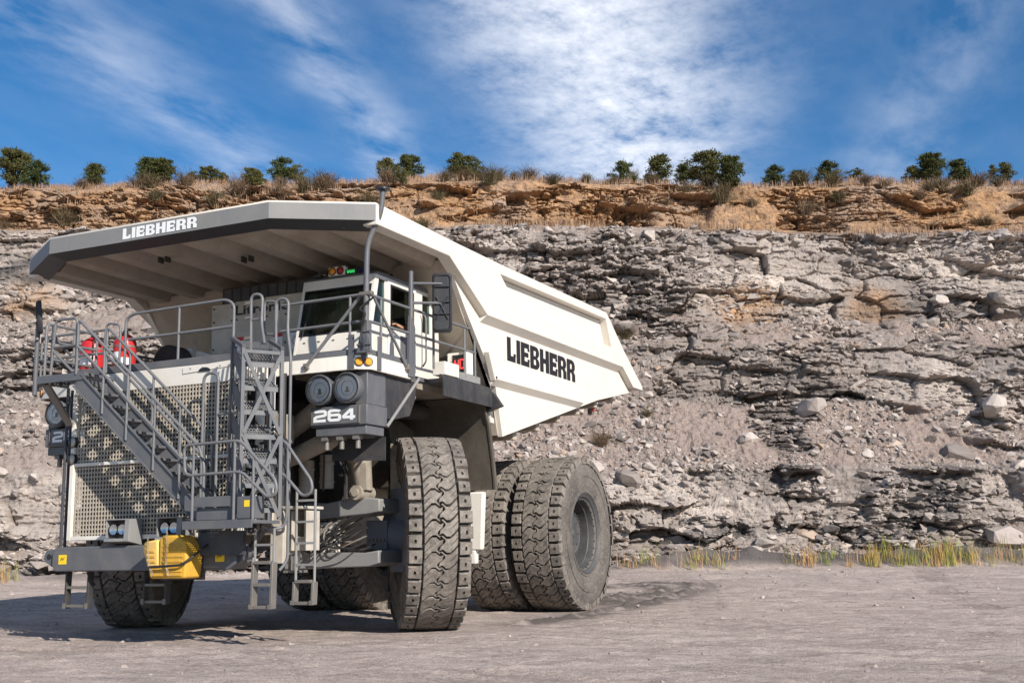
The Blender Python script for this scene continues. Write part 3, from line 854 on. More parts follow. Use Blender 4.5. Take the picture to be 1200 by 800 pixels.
def ordinal(n):
    if n < 20: return ONES[n-1]
    t_, o_ = divmod(n, 10)
    return {2: ('twentieth', 'twenty'), 3: ('thirtieth', 'thirty'), 4: ('fortieth', 'forty')}[t_][0 if o_ == 0 else 1]+('' if o_ == 0 else '-'+ONES[o_-1])
for zn in ('ridge', 'bench', 'ledge'):
    for k, (z_, s_, o) in enumerate(sorted([q_ for q_ in SHRUB_LABELS if q_[0] == zn], key=lambda q_: q_[1]/(1 if zn == 'x' else 1))):
        o['label'] = {'ridge': 'brown leafless shrub on the orange upper tier, ', 'bench': 'brown shrub on the bench above the grey wall, ', 'ledge': 'small brown shrub on a scree ledge of the grey wall, '}[zn]+ordinal(k+1)+' from the left'
def grass_object(name, pts, h0, h1, blades, mat, spread, seed, width=0.02, lean=0.35, clump=False):
    rg2 = np.random.default_rng(seed); P_ = np.repeat(np.asarray(pts, float), blades, 0); n_ = len(P_)
    P_[:, :2] += rg2.normal(0, spread, (n_, 2))
    h = rg2.uniform(h0, h1, n_); an = rg2.uniform(0, 6.28, n_); ln = rg2.uniform(0, lean, n_)*h
    d = np.stack([np.cos(an)*ln, np.sin(an)*ln, h], 1)
    e = np.stack([np.cos(an+1.3), np.sin(an+1.3), 0*an], 1)*(width*rg2.uniform(0.6, 1.3, n_))[:, None]
    mid = P_+d*np.array([0.35, 0.35, 0.6]); V = np.stack([P_-e, P_+e, mid+e*0.7, mid-e*0.7, P_+d+e*0.15, P_+d-e*0.15], 1).reshape(-1, 3)
    b0 = np.arange(n_)*6
    Fc = np.concatenate([np.stack([b0, b0+1, b0+2, b0+3], 1), np.stack([b0+3, b0+2, b0+4, b0+5], 1)])
    tt_ = rg2.uniform(0, 1, n_)
    if clump:
        tt_ = np.clip(np.repeat(rg2.choice([0.05, 0.2, 0.8, 0.95], len(pts)), blades)+rg2.normal(0, 0.15, n_), 0, 1)
    A = np.repeat(tt_, 6)[:, None]*np.ones((1, 4))
    return raw_object(name, V, Fc, mat, attr=A)
rg = np.random.default_rng(5)
pts = []
for k in range(4200):
    s_ = rg.uniform(-36, 37); L_ = rg.choice([rg.uniform(73.6, 82), rg.uniform(74.5, 82), rg.uniform(57.0, 59.0), rg.uniform(69.5, 73.5)])
    if L_ < 60 and vnoise(np.array([s_*0.3]), np.array([1.0]), 71)[0] < 0.55: continue
    if 69 < L_ < 73.3 and vnoise(np.array([s_*0.5]), np.array([L_*0.8]), 72)[0] < 0.68: continue
    pts.append(wall_point(s_, away=L_)[0][:])
g_ = grass_object('dry_grass', pts, 0.16, 0.5, 7, STRAW, 0.16, 6, 0.016)
tag(g_, 'straw coloured dry grass over the ridge and upper ledges', 'grass', kind='stuff')
pts = []
for k in range(190):
    c_ = rg.choice([rg.uniform(9.5, 19.8), rg.uniform(11.5, 17.2), rg.uniform(13.0, 17.0), rg.uniform(17.0, 26.0), rg.uniform(3.5, 8.0) if rg.random() < 0.5 else rg.uniform(-24, -18)])
    L_ = rg.uniform(42.5, 43.6); x, y = w2(c_, L_); pts.append((x, y, ground_z(c_, L_)-0.02))
g_ = grass_object('tuft_grass', pts, 0.12, 0.80, 13, GREENG, 0.13, 9, 0.009, 0.5, True)
tag(g_, 'green and yellow grass tufts along the foot of the wall', 'grass', kind='stuff')
# ================================================================== haul truck
WHITE = paint('white_paint', (0.71, 0.675, 0.615), 0.38, (0.34, 0.28, 0.22), 0.30, 1.6, spec=0.45)
BODYW = paint('body_white_paint', (0.71, 0.668, 0.60), 0.42, (0.38, 0.31, 0.24), 0.36, 0.9, spec=0.4)
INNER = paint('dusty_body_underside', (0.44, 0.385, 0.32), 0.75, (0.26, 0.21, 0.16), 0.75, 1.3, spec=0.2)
GREY = paint('grey_paint', (0.098, 0.103, 0.116), 0.42, (0.22, 0.195, 0.17), 0.42, 2.2)
LIGHTGREY = paint('light_grey_paint', (0.22, 0.22, 0.222), 0.45, (0.36, 0.33, 0.29), 0.35, 1.8)
DARKGREY = paint('dark_grey_paint', (0.045, 0.048, 0.058), 0.45, (0.20, 0.18, 0.16), 0.30, 2.5)
FASCIA = paint('fascia_grey', (0.19, 0.191, 0.191), 0.45, (0.30, 0.27, 0.24), 0.35, 1.6)
SOFFIT_SHADE = paint('soffit_shade', (0.030, 0.032, 0.037), 0.5, (0.10, 0.09, 0.08), 0.25, 2.5)  # soffit colour, darkened to stand for the shade under the lip
STEEL = paint('bare_steel', (0.19, 0.18, 0.168), 0.5, (0.26, 0.20, 0.15), 0.6, 4.0, metal=0.35)
BEIGE = paint('dusty_machinery', (0.34, 0.30, 0.25), 0.65, (0.11, 0.09, 0.068), 0.7, 3.0)
WHITE_SHADE = paint('dusty_shaded_white', (0.50, 0.455, 0.395), 0.55, (0.22, 0.18, 0.14), 0.6, 2.5)  # dusty white, dimmed to carry the shade on cabinet and service box
GRIME = paint('grimy_machinery', (0.035, 0.032, 0.029), 0.8, (0.10, 0.083, 0.066), 0.6, 3.0)
BLUEG = paint('blue_grey_casting', (0.12, 0.135, 0.165), 0.5, (0.22, 0.19, 0.16), 0.5, 3.0)
MUD_SHADE = paint('muddy_shaded_plate', (0.105, 0.090, 0.072), 0.85, (0.032, 0.028, 0.023), 0.95, 1.4)  # muddy plate, colour also darkened for the shade under the truck
RUBBERF = paint('rubber_sheet', (0.030, 0.030, 0.033), 0.65, (0.16, 0.14, 0.125), 0.40, 2.6)
HOSE = plain('black_hose', (0.02, 0.02, 0.022), 0.45)
REDP = paint('red_paint', (0.50, 0.022, 0.028), 0.32, (0.30, 0.20, 0.16), 0.12, 3.0)
YELLOWP = paint('yellow_plastic', (0.62, 0.345, 0.035), 0.6, (0.28, 0.19, 0.09), 0.7, 5.5)
BLACKL = plain('black_lettering', (0.012, 0.012, 0.014), 0.5)
WHITEL = plain('pale_lettering', (0.74, 0.75, 0.76), 0.5, var=0.04)
AMBER = plain('amber_lens', (0.85, 0.30, 0.015), 0.18, var=0.04)
REDL = plain('red_lens', (0.40, 0.03, 0.02), 0.2, var=0.04)
YSTICK = plain('yellow_sticker', (0.80, 0.55, 0.02), 0.5, var=0.04)
CHROME = plain('lamp_reflector', (0.55, 0.57, 0.60), 0.20, 0.85, var=0.05)
LED_R = plain('red_led', (0.6, 0.02, 0.02), 0.4, emit=(1.0, 0.05, 0.05), strength=1.3)
LED_G = plain('green_led', (0.02, 0.6, 0.1), 0.4, emit=(0.05, 0.9, 0.2), strength=1.0)
BLACKP = plain('black_plastic', (0.016, 0.016, 0.018), 0.4)
CHAIN = plain('chain_steel', (0.16, 0.13, 0.10), 0.5, 0.5)
SIGNR = plain('red_print', (0.5, 0.03, 0.03), 0.5, var=0.04)
SIGNB = plain('blue_print', (0.05, 0.20, 0.42), 0.5, var=0.04)

def glass_mat(name, tint, refl=0.06):
    m, t, b = new_mat(name); t.nodes.remove(b)
    out = t.nodes['Material Output']
    tr = N(t, 'ShaderNodeBsdfTransparent'); tr.inputs[0].default_value = (*tint, 1)
    gl = N(t, 'ShaderNodeBsdfGlossy'); gl.inputs['Roughness'].default_value = 0.02; gl.inputs[0].default_value = (0.9, 0.95, 0.95, 1)
    co = N(t, 'ShaderNodeTexCoord').outputs['Object']
    fr = N(t, 'ShaderNodeFresnel'); fr.inputs[0].default_value = 1.45
    df = N(t, 'ShaderNodeBsdfDiffuse'); df.inputs[0].default_value = (0.30, 0.27, 0.23, 1)
    m1 = N(t, 'ShaderNodeMixShader'); t.links.new(fr.outputs[0], m1.inputs[0])
    t.links.new(tr.outputs[0], m1.inputs[1]); t.links.new(gl.outputs[0], m1.inputs[2])
    m2 = N(t, 'ShaderNodeMixShader')
    t.links.new(Ramp(t, noise(t, co, 3.0, 6, 0.65), [(0.4, 0.01), (0.75, refl)]), m2.inputs[0])
    t.links.new(m1.outputs[0], m2.inputs[1]); t.links.new(df.outputs[0], m2.inputs[2])
    t.links.new(m2.outputs[0], out.inputs[0])
    return m
GLASS = glass_mat('tinted_glass', (0.42, 0.56, 0.50))
LENS = glass_mat('lamp_glass', (0.92, 0.93, 0.93), 0.22)

def rubber_mat(name, dust):
    m, t, b = new_mat(name)
    co = N(t, 'ShaderNodeTexCoord').outputs['Object']
    n1 = noise(t, co, 2.2, 7, 0.65); n2 = noise(t, co, 14.0, 6, 0.7)
    f = Mth(t, 'ADD', Mth(t, 'MULTIPLY', Ramp(t, n1, [(0.3, 0.0), (0.68, 1.0)]), 0.6), Mth(t, 'MULTIPLY', Ramp(t, n2, [(0.3, 0.0), (0.7, 1.0)]), 0.4))
    f = Mth(t, 'MULTIPLY', f, dust, clamp=True)
    c = MixC(t, f, (0.045, 0.042, 0.040), (0.255, 0.224, 0.196))
    c = MixC(t, Ramp(t, n2, [(0.56, 0.0), (0.74, 0.75*min(dust, 1))]), c, (0.36, 0.32, 0.28))
    c = MixC(t, Ramp(t, noise(t, co, 30.0, 4, 0.7), [(0.30, 0.7), (0.46, 0.0)]), c, (0.06, 0.054, 0.05))
    t.links.new(c, b.inputs['Base Color']); b.inputs['Roughness'].default_value = 0.85
    b.inputs['Specular IOR Level'].default_value = 0.25
    bump(t, b, Mth(t, 'ADD', n2, Mth(t, 'MULTIPLY', n1, 0.5)), 0.5, 0.03)
    return m
TREADM = rubber_mat('dusty_tread', 1.3)
SIDEM = rubber_mat('dusty_sidewall', 0.80)
DIMPLE = plain('groove_rubber', (0.024, 0.021, 0.019), 0.9)

truck = empty('mining_truck', (0, 0, 0))
tag(truck, 'huge white and grey two axle mining haul truck parked on the quarry floor', 'truck')

# ------------------------------------------------------------------ wheels
TR = 1.79; NL = 40
def tyre_meshes():
    b = MB()                                            # carcass, axis along x
    half = [(0.80, 0.40), (0.83, 0.46), (0.92, 0.52), (1.10, 0.575), (1.30, 0.592), (1.46, 0.585), (1.58, 0.572), (1.655, 0.545), (1.685, 0.47), (1.70, 0.25)]
    prof = [(r, a) for r, a in half] + [(1.705, 0.0)] + [(r, -a) for r, a in reversed(half)]
    b.lathe(prof, (0, 0, 0), (1, 0, 0), 96)
    for sd in (-1, 1):                                  # raised rings on the sidewall
        for rr, aa in ((0.97, 0.545), (1.34, 0.594)):
            b.lathe([(rr-0.03, sd*(aa-0.02)), (rr-0.02, sd*(aa+0.012)), (rr+0.02, sd*(aa+0.012)), (rr+0.03, sd*(aa-0.02))], (0, 0, 0), (1, 0, 0), 72)
    car = b.mesh('tyre', SIDEM)
    t = MB()
    p = 2*math.pi/NL
    def P3(x, th, r): return (x, r*math.cos(th), r*math.sin(th))
    rj = random.Random(12)
    def lug(poly, depth=0.13, taper=0.90, dim=None):
        """poly: (x, theta) outline at the wearing face"""
        n = len(poly); cx_ = sum(q_[0] for q_ in poly)/n; ct_ = sum(q_[1] for q_ in poly)/n
        jr = rj.uniform(-0.012, 0.004); sc_ = rj.uniform(0.955, 1.0)
        poly = [(cx_+(x-cx_)*sc_, ct_+(a-ct_)*sc_) for x, a in poly]
        def Rt(x): return TR-0.022*(abs(x)/0.56)**2+jr
        base = [P3(cx_+(x-cx_)/taper, ct_+(a-ct_)/taper, Rt(x)-depth) for x, a in poly]
        low = [P3(x, a, Rt(x)-0.014) for x, a in poly]
        k = 0.955
        top = [P3(cx_+(x-cx_)*k, ct_+(a-ct_)*k, Rt(x)) for x, a in poly]
        v = base+low+top
        f = [(i, (i+1) % n, n+(i+1) % n, n+i) for i in range(n)]+[(n+i, n+(i+1) % n, 2*n+(i+1) % n, 2*n+i) for i in range(n)]
        if dim is None:
            f.append(tuple(range(2*n, 3*n)))
            t.add(v, f)
        else:
            h = 0.022
            ring = [P3(cx_+(1 if x > cx_ else -1)*h, ct_+(1 if a > ct_ else -1)*h*1.5/TR, Rt(x)+0.0005) for x, a in poly]
            pit = [P3(cx_+(1 if x > cx_ else -1)*h*0.5, ct_+(1 if a > ct_ else -1)*h*0.7/TR, Rt(x)-0.03) for x, a in poly]
            v += ring+pit
            f += [(2*n+i, 2*n+(i+1) % n, 3*n+(i+1) % n, 3*n+i) for i in range(n)]
            t.add(v, f)
            o = len(t.v)-2*n
            t.mi = 1
            t.f += [(o+i, o+(i+1) % n, o+n+(i+1) % n, o+n+i) for i in range(n)]+[tuple(range(o+n, o+2*n))]
            t.s += [False]*(n+1); t.m += [1]*(n+1)
            t.mi = 0
    t.mi = 1
    t.lathe([(1.640, 0.556), (1.692, 0.472), (1.706, 0.25), (1.711, 0.0), (1.706, -0.25), (1.692, -0.472), (1.640, -0.556)], (0, 0, 0), (1, 0, 0), 96)
    t.mi = 0
    rl = random.Random(4)
    for sd in (-1, 1):
        ph0 = 0.0 if sd > 0 else 0.5
        for k in range(NL):
            th = (k+ph0)*p; g = 0.095
            j1, j2 = rl.uniform(-0.012, 0.012), rl.uniform(-0.008, 0.008)
            # shoulder lug with a wear hole
            lug([(sd*(0.385+j2), th+p*g), (sd*0.470, th+p*(g-0.02)), (sd*(0.575+j1), th+p*g), (sd*(0.580+j1), th+p*(1-g)), (sd*0.470, th+p*(1-g+0.02)), (sd*(0.385+j2), th+p*(1-g))][::1] if False else
                [(sd*(0.338+j2), th+p*g), (sd*(0.578+j1), th+p*(g+0.03)), (sd*(0.578+j1), th+p*(1-g-0.03)), (sd*(0.338+j2), th+p*(1-g))], 0.15, 0.90, dim=True)
            # wavy centre lugs that interlock along a zigzag middle line, each with a short cut from the shoulder side
            a0, a1 = th+p*0.5, th+p*1.5
            def zig(a_): return 0.060*math.cos(2*math.pi*a_/p)
            def wv(x_): return 0.34*p*math.sin(abs(x_)/0.32*math.pi*1.25)*(1 if sd > 0 else -1)
            g1 = 0.058*p
            def edge(ac, n_=5):
                xi_ = zig(ac)+sd*0.011
                return [(xi_+(sd*0.308-xi_)*i_/n_, ac+wv(xi_+(sd*0.308-xi_)*i_/n_)) for i_ in range(n_+1)]
            lo_ = [(x_, t_+g1) for x_, t_ in edge(a0)]; hi_ = [(x_, t_-g1) for x_, t_ in edge(a1)]
            am = (a0+a1)/2
            cut = [(sd*0.313, am-0.035*p+wv(0.31)), (sd*0.23, am-0.03*p+wv(0.23)), (sd*0.14, am+wv(0.14)), (sd*0.23, am+0.03*p+wv(0.23)), (sd*0.313, am+0.035*p+wv(0.31))]
            inn = [(zig(a1-(a1-a0)*f_)+sd*0.011, a1-(a1-a0)*f_) for f_ in (0.15, 0.3, 0.4, 0.5, 0.6, 0.7, 0.85)]
            lug(lo_+cut+hi_[::-1]+inn, 0.11, 0.985)
    tr = t.mesh('tread', [TREADM, DIMPLE])
    return car, tr
TYRE_ME, TREAD_ME = tyre_meshes()
def rim_meshes():
    r = MB()        # outer face looks to +x ; dished disc wheel
    r.lathe([(0.80, -0.42), (0.86, -0.45), (0.86, -0.40), (0.74, -0.36), (0.74, 0.30), (0.85, 0.42), (0.935, 0.50), (0.95, 0.54), (0.92, 0.555), (0.875, 0.50), (0.85, 0.495),
             (0.84, 0.45), (0.80, 0.43), (0.775, 0.44), (0.755, 0.33), (0.74, 0.10), (0.72, -0.05), (0.64, -0.12)], (0, 0, 0), (1, 0, 0), 64)
    for k in range(28):
        an = 2*math.pi*k/28
        r.cyl((0.435, 0.80*math.cos(an), 0.80*math.sin(an)), (0.465, 0.80*math.cos(an), 0.80*math.sin(an)), 0.016, 6)
    hub = MB()
    hub.lathe([(0.70, -0.15), (0.70, -0.12), (0.58, -0.10), (0.52, -0.06), (0.50, 0.19), (0.47, 0.21), (0.45, 0.21), (0.44, 0.20), (0.26, 0.20), (0.25, 0.23), (0.10, 0.235), (0.09, 0.25), (0.001, 0.252)], (0, 0, 0), (1, 0, 0), 48)
    for k in range(30):
        an = 2*math.pi*k/30
        hub.cyl((0.20, 0.475*math.cos(an), 0.475*math.sin(an)), (0.235, 0.475*math.cos(an), 0.475*math.sin(an)), 0.017, 6)
    for k in range(8):
        an = 2*math.pi*k/8
        hub.cyl((0.20, 0.34*math.cos(an), 0.34*math.sin(an)), (0.222, 0.34*math.cos(an), 0.34*math.sin(an)), 0.022, 6)
    return r.mesh('rim', DARKGREY if False else WHEELG), hub.mesh('wheel', WHEELG)
WHEELG = paint('wheel_grey', (0.060, 0.062, 0.066), 0.5, (0.17, 0.15, 0.125), 0.55, 3.0)
RIM_ME, HUB_ME = rim_meshes()
def wheel(x, y, z, rz, spin, flip):
    w = bpy.data.objects.new('wheel', HUB_ME); COL.objects.link(w); w.parent = truck
    w.location = (x, y, z)
    w.rotation_euler = Matrix.Rotation(rz+(math.pi if flip else 0), 3, 'Z').to_euler()
    for nm, me in (('rim', RIM_ME), ('tyre', TYRE_ME), ('tread', TREAD_ME)):
        o = bpy.data.objects.new(nm, me); COL.objects.link(o); o.parent = w
        if nm != 'rim': o.rotation_euler = (spin, 0, 0)
    return w
WB = 6.62
wf1 = wheel(3.32, 0, 1.745, 0.65, 0.1, False); wf1.scale = (0.95, 0.985, 0.985)
wf2 = wheel(-3.32, 0, 1.760, 0.40, 1.3, True); wf2.scale = (1.0, 0.99, 0.99)
for sd in (1, -1):
    wheel(sd*3.38, WB, 1.775, 0, 0.7+sd, sd < 0)
    wheel(sd*1.99, WB, 1.775, 0, 2.2+sd, sd > 0)

# ------------------------------------------------------------------ chassis and running gear
b = MB()
for sd in (-1, 1):
    b.prism([(-3.4, 1.75), (-1.0, 1.75), (1.0, 1.55), (5.2, 1.9), (8.4, 2.9), (8.6, 3.3), (5.0, 3.1), (-3.4, 2.75)], 'x', sd*0.75, sd*1.15)
b.box(-0.75, 0.75, 2.0, 2.6, 1.9, 2.6); b.box(-0.75, 0.75, 8.0, 8.5, 2.9, 3.25); b.box(-1.9, 1.9, -2.6, -2.2, 3.3, 3.8)
b.build('chassis_frame', BEIGE, truck, 0.02)
b = MB()
b.lathe([(0.35, -1.5), (0.62, -1.45), (0.66, -0.7), (0.92, -0.45), (0.95, 0.0), (0.92, 0.45), (0.66, 0.7), (0.62, 1.45), (0.35, 1.5)], (0, WB, 1.775), (1, 0, 0), 32)
b.build('rear_axle', GRIME, truck)
b = MB()
b.box(-1.45, 1.45, -3.15, -0.4, 1.95, 4.15); b.box(-1.2, 1.2, -0.4, 1.6, 2.3, 4.0)
b.build('engine_block', GRIME, truck, 0.03)
for sd in (-1, 1):
    # king-post, arms and strut of each front corner
    b = MB()
    b.prism([(sd*1.05, 1.12), (sd*2.85, 1.16), (sd*3.05, 1.22), (sd*3.05, 1.44), (sd*2.75, 1.40), (sd*1.05, 1.44)], 'y', -1.25, -0.25)
    b.build('lower_arm', LIGHTGREY if sd > 0 else BEIGE, truck, 0.02)
    b = MB()
    b.prism([(sd*1.0, 2.02), (sd*1.45, 2.00), (sd*2.75, 2.08), (sd*3.0, 2.12), (sd*3.0, 2.34), (sd*2.55, 2.40), (sd*1.9, 2.30), (sd*1.0, 2.36)], 'y', -1.15, -0.35)
    b.build('upper_arm', LIGHTGREY, truck, 0.02)
    b = MB()
    b.cyl((sd*2.98, -0.15, 1.05), (sd*2.98, -0.15, 2.55), 0.30, 20); b.lathe([(0.42, -0.2), (0.50, -0.15), (0.50, 0.45), (0.40, 0.55)], (sd*2.75, -0.1, 1.70), (sd, 0.3, 0), 24)
    b.box(sd*2.62-0.22, sd*2.62+0.22, -0.62, 0.35, 1.45, 1.98)
    k = b.build('king_pin_housing', BLUEG, truck, 0.015)
    b = MB()
    for q_ in range(5): b.cyl((sd*(2.46+q_*0.08), -0.66, 1.62), (sd*(2.46+q_*0.08), -0.62, 1.62), 0.028, 6)
    b.build('bolt_row', STEEL, k)
    b = MB()
    b.tube([(sd*2.46, -1.02, 4.0), (sd*2.50, -1.04, 3.35), (sd*2.52, -1.05, 3.12), (sd*2.56, -1.06, 3.0), (sd*2.64, -1.08, 2.48)], 0.2, 20, radii=[0.30, 0.30, 0.29, 0.19, 0.155])
    b.lathe([(0.31, 0), (0.335, 0.02), (0.335, 0.09), (0.31, 0.11)], (sd*2.50, -1.04, 3.30), (0, 0, 1), 24)
    b.cyl((sd*2.60, -1.30, 2.46), (sd*2.60, -0.82, 2.46), 0.13, 18); b.cyl((sd*2.60, -1.34, 2.46), (sd*2.60, -1.30, 2.46), 0.07, 12)
    b.bar((sd*2.72, -1.22, 2.50), (sd*2.68, -1.20, 2.98), 0.16, 0.06, (0, 1, 0))
    b.build('suspension_strut', BEIGE, truck)
# pipework and hoses seen through the front left opening
for (nm, pts, r, mt) in (('intake_pipe', [(1.35, -1.9, 3.45), (1.75, -1.95, 3.62), (2.35, -2.05, 3.95), (2.6, -2.05, 4.2)], 0.165, BEIGE),
                         ('intake_pipe', [(1.35, -1.9, 3.02), (1.8, -1.95, 3.12), (2.45, -2.05, 3.32), (2.7, -1.9, 3.3)], 0.155, BEIGE),
                         ('exhaust_pipe', [(1.1, -1.2, 3.9), (1.9, -0.9, 3.9), (2.3, 0.0, 4.1), (2.4, 1.6, 4.2)], 0.16, GRIME),
                         ('air_cylinder', [(1.72, -1.55, 2.45), (1.72, -1.55, 3.05)], 0.14, BEIGE),
                         ('air_cylinder', [(2.02, -1.35, 2.55), (2.02, -1.35, 3.15)], 0.13, BEIGE),
                         ('drain_pipe', [(1.25, -1.6, 1.6), (1.25, -1.6, 2.9)], 0.05, BEIGE)):
    b = MB(); b.tube(pts, r, 16, fil=0.25 if len(pts) > 2 else 0)
    for q_ in pts[1:-1]: pass
    if nm == 'air_cylinder':
        for dz in (0.12, 0.45): b.lathe([(r+0.001, -0.02), (r+0.012, -0.015), (r+0.012, 0.015), (r+0.001, 0.02)], (pts[0][0], pts[0][1], pts[0][2]+dz), (0, 0, 1), 18)
    b.build(nm, mt, truck)
rh = random.Random(8)
for k in range(26):
    x0 = rh.uniform(1.35, 2.2); z0 = rh.uniform(1.45, 1.9); x1 = rh.uniform(1.7, 2.7); z1 = rh.uniform(1.45, 1.95)
    y0 = rh.uniform(-1.5, -1.05)
    b = MB(); b.tube([(x0, y0+0.3, z0+0.15), (x0, y0, z0), ((x0+x1)/2, y0-0.1, min(z0, z1)-rh.uniform(-0.05, 0.2)), (x1, y0, z1), (x1+0.05, y0+0.3, z1+0.1)], rh.uniform(0.010, 0.02), 6, fil=0.15)
    b.build('hose', HOSE if rh.random() < 0.7 else STEEL, truck)
for (x0, y0, z0, x1, z1) in ((1.6, -1.5, 2.2, 1.55, 4.0), (2.05, -1.5, 2.5, 2.1, 3.9), (2.3, -1.2, 2.3, 2.25, 3.9), (1.3, -1.7, 2.2, 1.45, 3.6), (2.62, -1.1, 2.5, 2.7, 3.3)):
    b = MB(); b.tube([(x0, y0, z0), (x0+0.06, y0-0.08, (z0+z1)/2), (x1, y0, z1)], 0.018, 6, fil=0.3); b.build('hose', HOSE, truck)
b = MB(); b.box(1.72, 2.06, -1.10, -0.95, 1.42, 1.96); b.build('valve_cover', WHITE, truck, 0.01)
b = MB(); b.prism([(1.95, 2.42), (2.42, 2.42), (2.35, 3.4), (1.95, 3.6)], 'y', -0.55, -0.4); b.build('strut_tower', BEIGE, truck, 0.01)
b = MB(); b.prism([(2.75, 2.45), (3.2, 2.5), (3.3, 3.25), (2.75, 3.4)], 'y', -0.35, -0.25); b.build('wheel_arch_plate', BEIGE, truck, 0.01)
# grease station box by the boarding ladder
b = MB()
b.box(2.16, 2.42, -3.20, -2.70, 1.25, 2.12); b.box(2.46, 2.50, -3.05, -2.65, 1.45, 2.10); b.box(2.72, 2.76, -3.05, -2.65, 1.45, 2.10); b.box(2.505, 2.715, -2.72, -2.68, 1.45, 2.10); b.box(2.505, 2.715, -3.0, -2.73, 1.45, 1.68); b.box(2.12, 2.80, -3.22, -2.6, 2.12, 2.17)
bx_ = b.build('service_box', WHITE_SHADE, truck, 0.01)
b = MB(); b.cyl((2.60, -2.73, 1.92), (2.60, -2.78, 1.92), 0.05, 12); b.build('yellow_cap', YSTICK, bx_)
b = MB()
for q_ in range(4): b.cyl((2.48+q_*0.05, -3.1, 1.40), (2.48+q_*0.05, -3.1, 1.14), 0.02, 8)
b.box(2.4, 2.70, -3.15, -2.9, 1.10, 1.14); b.build('filler_fittings', STEEL, truck)
# big splash guards behind the front wheels and the white tanks below them
for sd in (-1, 1):
    b = MB()
    prof = [(1.50, 4.42), (1.78, 4.30), (2.02, 3.9), (2.16, 3.4), (2.26, 2.9), (2.30, 2.62)]
    inner = [(y+0.06, z) for y, z in reversed(prof)]
    b.prism(prof+inner, 'x', sd*1.2, sd*3.62)
    b.prism([(y-0.02, z) for y, z in prof]+[(y+0.08, z) for y, z in reversed(prof)], 'x', sd*3.62, sd*3.66)
    b.build('splash_guard', MUD_SHADE, truck)
    b = MB(); b.prism([(sd*2.62, 2.58), (sd*3.42, 2.58), (sd*3.36, 1.42), (sd*2.80, 1.42)], 'y', 2.20, 2.36)
    tk = b.build('side_tank', WHITE, truck, 0.03)
    b = MB(); b.box(min(sd*2.95, sd*3.22), max(sd*2.95, sd*3.22), 2.21, 2.36, 1.15, 1.415); b.build('tank_outlet', WHITE, tk, 0.015)
    b = MB(); b.prism([(0.9, 4.2), (3.2, 3.6), (3.5, 2.7), (1.5, 2.7)], 'x', sd*1.2, sd*1.9); b.build('hoist_bracket', MUD_SHADE, truck, 0.02)
    b = MB(); b.cyl((sd*1.45, 3.2, 2.3), (sd*1.45, 4.6, 4.4), 0.17, 18); b.cyl((sd*1.45, 3.9, 3.35), (sd*1.45, 4.8, 4.7), 0.12, 16); b.build('hoist_ram', GRIME, truck)

# ------------------------------------------------------------------ dump body
TOPZ = 7.18
b = MB()
# floor, headboard and canopy skin
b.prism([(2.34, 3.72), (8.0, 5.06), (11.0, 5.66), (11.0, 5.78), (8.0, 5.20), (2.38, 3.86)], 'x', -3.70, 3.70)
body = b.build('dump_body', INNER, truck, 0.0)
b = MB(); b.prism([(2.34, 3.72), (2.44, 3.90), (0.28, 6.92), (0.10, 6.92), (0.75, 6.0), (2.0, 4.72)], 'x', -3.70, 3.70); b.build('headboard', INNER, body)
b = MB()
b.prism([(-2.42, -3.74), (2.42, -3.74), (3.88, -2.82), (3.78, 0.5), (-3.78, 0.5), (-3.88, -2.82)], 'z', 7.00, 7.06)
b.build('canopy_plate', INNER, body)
for k in range(8):
    x = -3.22+k*0.92
    y0 = -3.62 if abs(x) < 2.5 else -3.62+(abs(x)-2.42)*0.64+0.05
    b = MB(); b.prism([(x-0.33, 7.0), (x-0.15, 6.825), (x+0.15, 6.825), (x+0.33, 7.0)], 'y', y0+0.13, 0.30); b.build('canopy_rib', INNER, body)
for x, y in ((-0.6, -2.9), (0.75, -2.2)):
    for dx in (-0.08, 0.08):
        b = MB(); b.box(x+dx-0.015, x+dx+0.015, y, y+0.14, 6.73, 6.835); b.build('lifting_lug', GRIME, body)
# front lip: upright fascia, sloping soffit with its shade put into the colour
plan = [(-3.95, -2.86), (-2.45, -3.80), (2.45, -3.80), (3.95, -2.86)]
def inset(p, d):  # towards the middle rear
    return (p[0]*(1-d/4.2), p[1]+d)
for i in range(3):
    a, c = plan[i], plan[i+1]
    b = MB()
    ia, ic = inset(a, 0.10), inset(c, 0.10)
    v = [(a[0], a[1], 6.90), (c[0], c[1], 6.90), (c[0], c[1], TOPZ), (a[0], a[1], TOPZ), (ia[0], ia[1], 6.90), (ic[0], ic[1], 6.90), (ic[0], ic[1], TOPZ), (ia[0], ia[1], TOPZ)]
    b.add(v, [(0,1,2,3), (5,4,7,6), (3,2,6,7), (1,0,4,5), (0,3,7,4), (2,1,5,6)])
    b.build('lip_fascia', FASCIA, body)
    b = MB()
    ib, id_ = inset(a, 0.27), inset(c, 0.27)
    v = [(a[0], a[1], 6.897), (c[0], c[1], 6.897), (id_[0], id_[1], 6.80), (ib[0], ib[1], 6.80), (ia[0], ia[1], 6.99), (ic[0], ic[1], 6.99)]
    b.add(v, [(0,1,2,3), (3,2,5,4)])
    b.build('lip_soffit', SOFFIT_SHADE, body)
b = MB(); b.prism([(-2.45, -3.80), (2.45, -3.80), (3.95, -2.86), (3.95, 0.6), (-3.95, 0.6), (-3.95, -2.86)], 'z', TOPZ, TOPZ+0.03); b.build('canopy_top', BODYW, body)
def box_rail(b, pts, depth, x0, x1):
    pass
